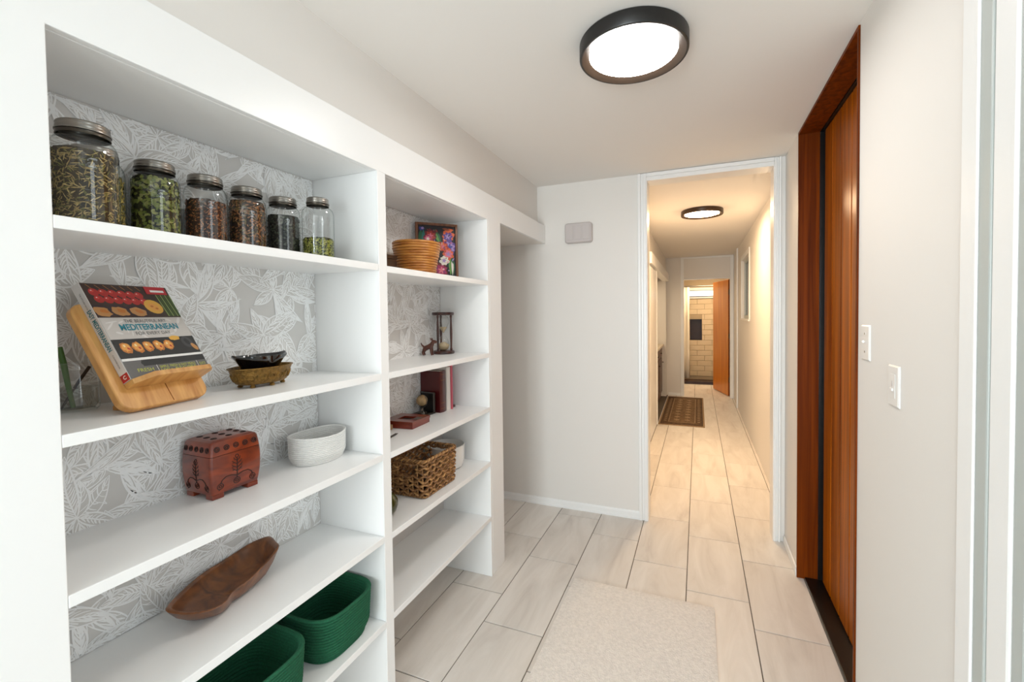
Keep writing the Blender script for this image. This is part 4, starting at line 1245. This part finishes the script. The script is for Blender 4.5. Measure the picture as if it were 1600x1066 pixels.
M_fw = wood('picture_frame_wood', srgb(92, 48, 20), srgb(136, 80, 38), (60, 60, 4), 0.4, 0.3, 0.05)
pa, pb = Vector((-1.386, 1.930, 0)), Vector((-1.230, 2.094, 0))
pu = (pb - pa).normalized(); PW = (pb - pa).length; PH = 0.303
lean = 0.03
pn = Vector((pu.y, -pu.x, 0))             # faces the room
pv = (Vector((0, 0, 1)) * cos(lean) - pn * sin(lean)); pN = (pn * cos(lean) + Vector((0, 0, 1)) * sin(lean))
t = thing('flower_picture', 'brown-framed picture of bright painted flowers leaning in the shelf corner', 'picture', (pa.x, pa.y, ZB[0] + 0.0012))
fwid, fdep = 0.013, 0.017
for nm, a, b_, la, lb_ in (('frame_side', 0, 0, fwid, PH), ('frame_side', PW - fwid, 0, fwid, PH), ('frame_rail', fwid, 0, PW - 2 * fwid, fwid), ('frame_rail', fwid, PH - fwid, PW - 2 * fwid, fwid)):
    mk(nm, MB().obox(pu * a + pv * b_, pu, pv, pN, la, lb_, fdep), M_fw, t, bevel=0.0015)
cw, ch = PW - 2 * fwid, PH - 2 * fwid
mk('panel', MB().obox(pu * fwid + pv * fwid + pN * 0.002, pu, pv, pN, cw, ch, 0.008), plain('picture_ground', srgb(28, 22, 30), 0.5), t)
PF = {n: plain('paint_' + n, srgb(*c), 0.45) for n, c in dict(blk=(24, 20, 26), grn=(36, 104, 66), lgr=(110, 160, 76), teal=(40, 120, 112), red=(178, 50, 40), org=(222, 98, 50), prp=(94, 62, 142),
    lil=(168, 140, 196), wht=(238, 232, 220), mag=(172, 44, 98), pnk=(226, 120, 140), dkr=(112, 28, 36), blu=(58, 66, 150), brn=(140, 70, 40)).items()}
fi = {n: i for i, n in enumerate(PF)}
fp = Print(pu * fwid + pv * fwid + pN * 0.010, pu, pv, pN, cw, ch)
def petal(a, b_, ang, ln, wd, m):
    pts = []
    for i in range(9):
        q = i / 8; w = wd * sin(pi * q) ** .8
        pts.append((q * ln, w))
    pts += [(x, -y) for x, y in pts[::-1][1:-1]]
    asp = cw / ch
    fp.poly([(a + x * cos(ang) - y * sin(ang), b_ + (x * sin(ang) + y * cos(ang)) * asp) for x, y in pts], m)
for a, b_, an, l_, w_, m in ((.05, .62, 1.5, .42, .05, 'grn'), (.14, .60, 1.55, .45, .045, 'teal'), (.22, .62, 1.5, .36, .04, 'grn'), (.30, .70, 1.2, .20, .03, 'lgr'), (.60, .62, 1.9, .46, .07, 'grn'), (.57, .66, 1.95, .40, .035, 'lgr'),
                             (.92, .05, 1.7, .55, .09, 'grn'), (.86, .05, 1.6, .48, .04, 'lgr'), (.10, .40, 1.2, .30, .06, 'grn'), (.24, .28, 1.0, .30, .05, 'lgr')):
    petal(a, b_, an, l_, w_, fi[m])
fp.disc(.10, .93, .07, .05, fi['blu'], wob=.25); fp.disc(.12, .94, .035, .03, fi['lil'], wob=.3)
for cx, cy, R_, m1, m2, m3 in ((.33, .80, .15, 'dkr', 'red', 'pnk'), (.26, .74, .09, 'mag', 'pnk', 'wht'), (.80, .80, .15, 'org', 'prp', 'lil'), (.84, .60, .17, 'prp', 'lil', 'blu'), (.66, .60, .13, 'red', 'org', 'pnk'), (.80, .46, .13, 'org', 'pnk', 'lil'),
                               (.60, .14, .18, 'dkr', 'mag', 'pnk'), (.68, .33, .12, 'wht', 'wht', 'lil'), (.25, .52, .12, 'red', 'org', 'dkr'), (.30, .22, .14, 'mag', 'prp', 'pnk')):
    R_ *= 1.3
    for k in range(7): petal(cx, cy, k * 2 * pi / 7 + cx * 5, R_ * rnd.uniform(.8, 1.1), R_ * .36, fi[m1])
    for k in range(7): petal(cx, cy, k * 2 * pi / 7 + .4 + cx * 3, R_ * .74, R_ * .2, fi[m2])
    for k in range(5): petal(cx, cy, k * 2 * pi / 5 + .2, R_ * .42, R_ * .1, fi[m3])
for k in range(60): petal(rnd.uniform(.05, .95), rnd.uniform(.05, .95), rnd.uniform(0, 6.28), rnd.uniform(.04, .12), rnd.uniform(.006, .02), fi[rnd.choice(('red', 'org', 'lil', 'prp', 'pnk', 'grn', 'blk', 'dkr', 'wht', 'mag'))])
for k in range(5): petal(.90, .04 + .01 * k, 1.55 + .04 * (k - 2), .34, .014, fi['wht'])
petal(.70, .90, .2, .26, .05, fi['org']); petal(.86, .93, 3.0, .22, .03, fi['brn'])
mk('painting', fp.mb, list(PF.values()), t, kind='stuff', fixn=False)

t = thing('dark_box', 'dark brown wooden box half hidden behind the divider beside the cane basket', 'box', (-1.315, 1.51, ZB[0] + 0.0004))
M_dbox = wood('dark_box_wood', srgb(44, 26, 14), srgb(72, 46, 26), (40, 8, 40), 0.4, 0.2, 0.0)
mk('body', MB().box(-0.062, -0.095, 0, 0.062, 0.095, 0.060), M_dbox, t, bevel=0.002)
mk('lid', MB().box(-0.064, -0.097, 0.0605, 0.064, 0.097, 0.078), M_dbox, t, bevel=0.003)

# ================================================================== HOURGLASS AND LITTLE DOG
M_hg = wood('hourglass_wood', srgb(44, 16, 9), srgb(74, 30, 16), (30, 30, 6), 0.35, 0.4, 0.0)
M_sand = plain('sand', srgb(198, 178, 142), 0.95, bump=(900, 0.6, 0.001))
t = thing('hourglass', 'wooden sand timer with turned posts and pale sand on the right bay shelf', 'hourglass', (-1.335, 2.104, ZB[1] + 0.0004))
hr, hh = 0.061, 0.232
disc = [(0.001, 0), (hr - .003, 0), (hr, .003), (hr, .012), (hr - .002, .015), (hr - .007, .017), (0.001, .017)]
mk('base_plate', MB().lathe(disc, 40), M_hg, t, smooth=True, angle=40)
mk('top_plate', MB().lathe([(r_, hh - z) for r_, z in disc], 40), M_hg, t, smooth=True, angle=40)
for k in range(3):
    a = radians(-100 + 120 * k)
    x, y = 0.044 * cos(a), 0.044 * sin(a)
    pr_ = [(0.0055, .0171), (.007, .024), (.005, .034), (.0055, .06), (.0065, .09), (.0072, .116), (.0065, .142), (.0055, .172), (.005, .198), (.007, .208), (.0055, hh - .0171)]
    mk('post', MB().lathe(pr_, 14, x, y), M_hg, t, smooth=True, angle=60)
br = .034
bulb = [(.012, .0175), (.026, .026), (br, .045), (br * .94, .062), (.020, .088), (.009, .106), (.0035, .116)]
prof = bulb + [(r_, hh - z) for r_, z in bulb[::-1][1:]]
gb = mk('glass_bulbs', MB().lathe(prof, 36), M_jarglass, t, smooth=True, angle=80)
mk('lower_sand', MB().lathe([(.001, .0185), (.011, .0185), (.025, .0265), (.0325, .044), (.031, .050), (.012, .062), (.001, .066)], 30), M_sand, t, smooth=True, angle=60)
mk('upper_sand', MB().lathe([(.0025, .1175), (.0078, hh - .105), (.0185, hh - .0895), (.021, hh - .083), (.008, hh - .090), (.001, hh - .091)], 30), M_sand, t, smooth=True, angle=60)

def skin_body(name, verts, edges, radii, mat, parent, sub=2, root=0):
    me = bpy.data.meshes.new(name); me.from_pydata(verts, edges, [])
    o = bpy.data.objects.new(name, me); COL.objects.link(o); o.parent = parent
    sk = o.modifiers.new('skin', 'SKIN'); sk.use_smooth_shade = True
    for i, v in enumerate(me.skin_vertices[0].data):
        r_ = radii[i]; v.radius = r_ if isinstance(r_, tuple) else (r_, r_); v.use_root = (i == root)
    ss = o.modifiers.new('subsurf', 'SUBSURF'); ss.levels = sub; ss.render_levels = sub
    dg = bpy.context.evaluated_depsgraph_get()
    me2 = bpy.data.meshes.new_from_object(o.evaluated_get(dg))
    o.modifiers.clear(); o.data = me2; bpy.data.meshes.remove(me); me2.name = name
    me2.materials.clear(); me2.materials.append(mat)
    me2.polygons.foreach_set('use_smooth', [True] * len(me2.polygons))
    return o
M_dog = wood('dog_wood', srgb(62, 26, 14), srgb(98, 46, 26), (60, 60, 60), 0.4, 0.3, 0.0)
dphi = 0.25
t = thing('dog_figurine', 'small carved brown dog figurine with raised head beside the sand timer', 'figurine', (-1.352, 1.990, ZB[1] + 0.0004), dphi)
# x forward; pelvis first
V = [(-.020, 0, .040), (-.004, 0, .046), (.012, 0, .052), (.018, 0, .064), (.022, 0, .074), (.032, 0, .073), (.044, 0, .070),          # 0-6 pelvis..muzzle
     (-.026, .009, .030), (-.034, .011, .016), (-.030, .011, .0035), (-.026, .0115, .003),                                               # 7-10 hind left
     (-.026, -.009, .030), (-.034, -.011, .016), (-.030, -.011, .0035), (-.026, -.0115, .003),                                           # 11-14 hind right
     (.012, .009, .036), (.013, .0105, .018), (.016, .011, .0035), (.021, .011, .003),                                                   # 15-18 front left
     (.012, -.009, .036), (.013, -.0105, .018), (.016, -.011, .0035), (.021, -.011, .003),                                               # 19-22 front right
     (-.030, 0, .046), (-.042, 0, .056), (-.046, 0, .068)]                                                                               # 23-25 tail
Ed = [(0, 1), (1, 2), (2, 3), (3, 4), (4, 5), (5, 6), (0, 7), (7, 8), (8, 9), (9, 10), (0, 11), (11, 12), (12, 13), (13, 14), (2, 15), (15, 16), (16, 17), (17, 18), (2, 19), (19, 20), (20, 21), (21, 22), (0, 23), (23, 24), (24, 25)]
Ra = [.0125, .0115, .0125, .009, .0115, .0085, .0055, .0078, .0048, .0042, .0038, .0078, .0048, .0042, .0038, .0066, .0048, .0042, .0038, .0066, .0048, .0042, .0038, .005, .0034, .0026]
skin_body('body', V, Ed, [r_ * 1.15 for r_ in Ra], M_dog, t)
for sg in (-1, 1):
    mk('ear', MB().loft([[(.012, sg * .006, .082), (.020, sg * .005, .082), (.020, sg * .010, .080), (.012, sg * .010, .080)],
                         [(.009, sg * .010, .092), (.014, sg * .009, .092), (.014, sg * .012, .091), (.009, sg * .012, .091)],
                         [(.007, sg * .013, .096), (.009, sg * .0125, .096), (.009, sg * .0135, .0955), (.007, sg * .0135, .0955)]], True, True, True), M_dog, t, smooth=True, angle=70)
    mk('eye', MB().lathe([(.0003, -.0016), (.0013, -.001), (.0016, 0), (.0013, .001), (.0003, .0016)], 8, .030, sg * .0078), M_black, t, smooth=True).location = (0, 0, .0785)
mk('nose', MB().lathe([(.0004, -.003), (.0026, -.0018), (.003, 0), (.0026, .0018), (.0004, .003)], 10, .0495, 0), M_black, t, smooth=True).location = (0, 0, .071)

# ================================================================== BOOKS, GLOBE AND BOXES
M_leather = plain('red_leather', srgb(78, 14, 16), 0.35, coat=0.25, bump=(500, 0.3, 0.001))
M_gilt = plain('gilt_line', srgb(150, 92, 52), 0.4, metal=0.6)
def book(name, label, x0, x1, y0, y1, h, mat, group=None, gilt=False, tilt=0.0):
    """spine towards the room (+x), cover facing the camera (-y)"""
    t = thing(name, label, 'book', (x1, y0, ZB[2] + 0.0005), 0, group)
    D, W = x1 - x0, y1 - y0; c = min(.003, W * .25)
    mb = MB().box(-D, 0, 0, -c, c, h).box(-D, W - c, 0, -c, W, h)
    # rounded spine
    pts = [(-c, 0)] + [(-c + 0.006 * sin(pi * k / 8) + c * sin(pi * k / 8) * 0, W * k / 8) for k in range(1, 8)] + [(-c, W)]
    mb.loft([[(x, y, 0) for x, y in pts], [(x, y, h) for x, y in pts]], True, True, True)
    mk('cover', mb, mat, t, smooth=True, angle=30)
    mk('pages', MB().box(-D + .003, c + .0002, .003, -c - .0002, W - c - .0002, h - .003), M_pages, t)
    if gilt:
        for z in (.02, .05, h - .05, h - .02):
            mk('spine_band', MB().loft([[(x + .0004, y, z) for x, y in pts[1:-1]], [(x + .0004, y, z + .0016) for x, y in pts[1:-1]]], closed=False), M_gilt, t)
    return t
book('album', 'thick dark red leather album standing upright, rounded spine to the room', -1.403, -1.280, 1.978, 2.036, 0.222, M_leather, gilt=True)
book('white_book', 'white hardback book standing between the dark red album and the pink notebook', -1.404, -1.276, 2.040, 2.078, 0.236, plain('white_cloth', srgb(236, 228, 220), 0.6))
book('pink_notebook', 'thin pink notebook standing at the right end of the books', -1.404, -1.272, 2.0795, 2.089, 0.243, plain('pink_card', srgb(206, 92, 108), 0.5))
t = thing('eraser_block', 'tiny dark red block lying right of the pink notebook', 'block', (-1.300, 2.128, ZB[2] + 0.0005))
mk('block', MB().box(-.012, -.013, 0, .012, .013, .012), M_leather, t, bevel=0.001)
mk('sleeve', MB().box(-.0125, -.007, .0002, .0125, .0135, .0125), plain('block_sleeve', srgb(96, 70, 66), 0.5), t, bevel=0.001)

M_silver = plain('dull_silver', srgb(120, 118, 112), 0.35, metal=0.85)
M_tanball = plain('globe_print', srgb(176, 146, 104), 0.45, vary=(45, 0.35))
t = thing('globe_bookend', 'black bookend with small tan globe on a silver stand before the red album', 'bookend', (-1.350, 1.925, ZB[2] + 0.0005), -0.10)
mk('base_plate', MB().box(-.045, -.065, 0, .045, .028, .008), M_black, t, bevel=0.002)
mk('back_plate', MB().box(-.045, .030, .0, .045, .042, .112), M_black, t, bevel=0.002)
M_edge = plain('plate_edge', srgb(110, 110, 108), 0.4, metal=0.4)
mk('edge_strip', MB().box(.0400, .0288, .0085, .0445, .0298, .1115), M_edge, t); mk('edge_strip', MB().box(-.0445, .0288, .1070, .0398, .0298, .1115), M_edge, t)
mk('stand_foot', MB().lathe([(.001, .0082), (.024, .0082), (.025, .012), (.017, .017), (.008, .022), (.006, .032), (.009, .038), (.001, .042)], 24, 0, -.012), M_silver, t, smooth=True, angle=50)
mk('stand_arc', MB().tube([(0.033 * sin(q), -.012, .072 - 0.033 * cos(q)) for q in [k * pi / 10 for k in range(-1, 9)]], 0.0018, 8), M_silver, t, smooth=True)
gl = mk('globe', MB().lathe([(max(.0004, .029 * sin(pi * k / 16)), -.029 * cos(pi * k / 16)) for k in range(17)], 32), M_tanball, t, smooth=True, angle=90)
gl.location = (0, -.012, .075)
mk('silver_figure', MB().lathe([(.001, .0082), (.009, .0082), (.010, .014), (.006, .020), (.008, .026), (.001, .031)], 14, .030, -.040), M_silver, t, smooth=True)

M_redbox = wood('red_box_wood', srgb(96, 24, 10), srgb(146, 46, 20), (16, 6, 16), 0.3, 0.5, 0.0)
t = thing('red_box', 'flat red-brown wooden box with sunken black slot on top', 'box', (-1.300, 1.712, ZB[2] + 0.0005), 0.06)
mk('body', MB().box(-.078, -.072, 0, .080, .078, .021), M_redbox, t, bevel=0.0015)
mb = MB()
for a in ((-.080, -.074, .082, -.030), (-.080, .032, .082, .080), (-.080, -.030, -.030, .032), (.038, -.030, .082, .032)):
    mb.box(a[0], a[1], .0215, a[2], a[3], .033)
mk('lid', mb, M_redbox, t)
mk('slot', MB().box(-.030, -.030, .0215, .038, .032, .0245), M_black, t)
mk('inlay', MB().box(.046, -.022, .0332, .074, .026, .0342), M_silver, t)
t = thing('card_tray', 'shallow tan tray with black edge behind the flat red box', 'tray', (-1.352, 1.560, ZB[2] + 0.0005), 0.0)
mk('tray', MB().box(-.045, -.065, 0, .045, .062, .022), plain('tan_card', srgb(172, 138, 100), 0.7), t, bevel=0.001)
mb = MB()
for a in ((-.047, -.067, -.045, .064), (.0452, -.067, .047, .064)): mb.box(a[0], a[1], 0, a[2], a[3], .034)
mk('black_edge', MB().box(-.0475, -.067, 0, -.0455, .064, .036), M_black, t)
t = thing('pen', 'dark slim pen lying near the shelf edge by the divider', 'pen', (-1.222, 1.505, ZB[2] + 0.0048), 0.20)
mk('barrel', MB().tube([(0, -.075, 0), (0, .040, 0)], .0043, 12), plain('pen_dark', srgb(48, 40, 34), 0.3), t, smooth=True, angle=50)
mk('tip', MB().tube([(0, .0402, 0), (0, .055, -.0018), (0, .062, -.0026)], [.0042, .0020, .0008], 10), M_silver, t, smooth=True, angle=60)
mk('clip', MB().box(-.0012, -.072, .0044, .0012, -.035, .0058), M_silver, t)

# ================================================================== WICKER BASKET, BOWL, VASE
M_wick = wood('wicker', srgb(94, 58, 28), srgb(168, 120, 70), (60, 60, 60), 0.55, 0.15, 0.18, detail=3)
M_wick2 = wood('wicker_light', srgb(140, 96, 52), srgb(196, 148, 92), (60, 60, 60), 0.55, 0.15, 0.1, detail=3)
M_wickin = plain('wicker_inside', srgb(58, 32, 16), 0.8)
wx0, wx1, wy0, wy1 = -1.330, -1.150, 1.638, 1.893
wcx, wcy = (wx0 + wx1) / 2, (wy0 + wy1) / 2
t = thing('wicker_basket', 'rectangular woven wicker basket with hand holes in its short ends', 'basket', (wcx, wcy, ZB[3] + 0.0005))
wa, wl_ = (wx1 - wx0) / 2, (wy1 - wy0) / 2
WH = 0.176
def wpath(s, off, z):
    """point on the rounded rectangle, s in 0..1 from the front (-y) right corner going round; off outwards"""
    fl_ = 1 + 0.055 * z / WH
    a, b_ = wa * fl_ + off, wl_ * fl_ + off
    r_ = 0.016
    per = [2 * (b_ - r_), pi / 2 * r_, 2 * (a - r_), pi / 2 * r_, 2 * (b_ - r_), pi / 2 * r_, 2 * (a - r_), pi / 2 * r_]
    T = sum(per); d = (s % 1) * T
    base = [((a, -b_ + r_), (0, 1)), None, ((a - r_, b_), (-1, 0)), None, ((-a, b_ - r_), (0, -1)), None, ((-a + r_, -b_), (1, 0)), None]
    cen = {1: (a - r_, b_ - r_, 0), 3: (-a + r_, b_ - r_, pi / 2), 5: (-a + r_, -b_ + r_, pi), 7: (a - r_, -b_ + r_, 3 * pi / 2)}
    for k, L in enumerate(per):
        if d <= L or k == 7:
            if k in cen:
                cx, cy, a0 = cen[k]; q = a0 + d / r_
                return Vector((cx + r_ * cos(q), cy + r_ * sin(q), z))
            (px, py), (ux, uy) = base[k]
            return Vector((px + ux * d, py + uy * d, z))
        d -= L
NS = 32                       # stakes around
rows = 8; dzr = (WH - 0.020) / rows
def hand_hole(p, z):
    return 0.098 < z < 0.148 and abs(p.x) < wa * 0.50 and abs(p.y) > wl_ * 0.8
wr_ = random.Random(8)
for k in range(rows):
    z0 = 0.010 + dzr * (k + 0.5)
    for strand in (0, 1):
        N = NS * 4; run = []
        runs = []
        ph = (k % 2) * 0.5 + strand * 0.5
        for i in range(N + 1):
            s = i / N
            wv = cos(2 * pi * (s * NS / 2 + ph))
            p0 = wpath(s, 0, z0)
            if hand_hole(p0, z0):
                if len(run) > 2: runs.append(run)
                run = []
                continue
            p = wpath(s, 0.0052 * wv, z0 + 0.0052 * (1 if strand else -1) * sin(2 * pi * (s * NS / 2 + ph) ) + wr_.uniform(-.0006, .0006))
            run.append(p)
        if len(run) > 2: runs.append(run)
        if len(runs) == 1 and len(runs[0]) == N + 1:
            mk('weave_row', MB().tube(runs[0][:-1], 0.0054, 6, closed=True), M_wick if (k + strand) % 3 else M_wick2, t, smooth=True, angle=180)
        else:
            if len(runs) > 1 and (runs[0][0] - runs[-1][-1]).length < .01:
                runs[0] = runs.pop() + runs[0][1:]
            for rn in runs:
                mk('weave_row', MB().tube(rn, 0.0054, 6), M_wick if (k + strand) % 3 else M_wick2, t, smooth=True, angle=180)
mb = MB()
for i in range(NS):
    s = (i + 0.25) / NS
    p = wpath(s, 0, 0.12)
    if abs(p.x) < wa * 0.5 and abs(p.y) > wl_ * .8:
        mb.tube([wpath(s, 0, z) for z in (0.004, 0.05, 0.096)], 0.0026, 6)
    else:
        mb.tube([wpath(s, 0, z) for z in (0.004, 0.06, 0.12, WH - 0.006)], 0.0026, 6)
mk('stakes', mb, M_wick2, t, smooth=True, kind='stuff')
for ph in (0, pi):
    mk('rim_braid', MB().tube([wpath(i / 220, 0.0042 * cos(i * 0.85 + ph), WH - 0.006 + 0.0042 * sin(i * 0.85 + ph)) for i in range(220)], 0.0048, 6, closed=True), M_wick2 if ph else M_wick, t, smooth=True, angle=180)
    mk('base_braid', MB().tube([wpath(i / 220, 0.003 * cos(i * 0.85 + ph), 0.0068 + 0.0022 * sin(i * 0.85 + ph)) for i in range(220)], 0.0042, 6, closed=True), M_wick2 if ph else M_wick, t, smooth=True, angle=180)
for sg in (-1, 1):
    mk('handle_wrap', MB().tube([(-wa * .5 + wa * q / 20 , sg * (wl_ * 1.045 + .0015) + .006 * cos(q * 2.2) , 0.156 + .006 * sin(q * 2.2)) for q in range(21)], 0.0040, 6), M_wick2, t, smooth=True, angle=180)
mb = MB().box(-wa + .010, -wl_ + .010, .004, wa - .010, wl_ - .010, .010)
mk('floor_panel', mb, M_wickin, t)

t = thing('white_bowl', 'round white bowl standing behind the wicker basket', 'bowl', (-1.294, 2.046, ZB[3] + 0.0005))
M_wcer = plain('white_ceramic', srgb(240, 238, 234), 0.25, coat=0.3)
mk('bowl_body', MB().lathe([(.001, .001), (.070, .0), (.090, .006), (.099, .04), (.1015, .118), (.1018, .122), (.0985, .123), (.0965, .118), (.093, .05), (.076, .014), (.001, .010)], 48), M_wcer, t, smooth=True, angle=50)
mk('foot_ring', MB().lathe([(.060, -.0003), (.068, -.0003), (.068, .0006), (.060, .0006)], 40), M_wcer, t)
t = thing('green_vase', 'dark olive round vase mostly hidden by the divider, left of the wicker basket', 'vase', (-1.212, 1.446, ZB[3] + 0.0005))
mk('body', MB().lathe([(.001, 0), (.024, 0), (.030, .003), (.044, .020), (.052, .044), (.050, .064), (.038, .084), (.022, .096), (.019, .106), (.024, .114), (.021, .115), (.016, .106), (.018, .096), (.030, .080), (.001, .02)], 40),
   plain('olive_glaze', srgb(64, 66, 22), 0.2, coat=0.5, vary=(30, 0.4)), t, smooth=True, angle=60)
mk('lip', MB().tube([(.0225 * cos(2 * pi * i / 24), .0225 * sin(2 * pi * i / 24), .1148) for i in range(24)], .0022, 6, closed=True), plain('olive_lip', srgb(44, 46, 18), 0.25), t, smooth=True)
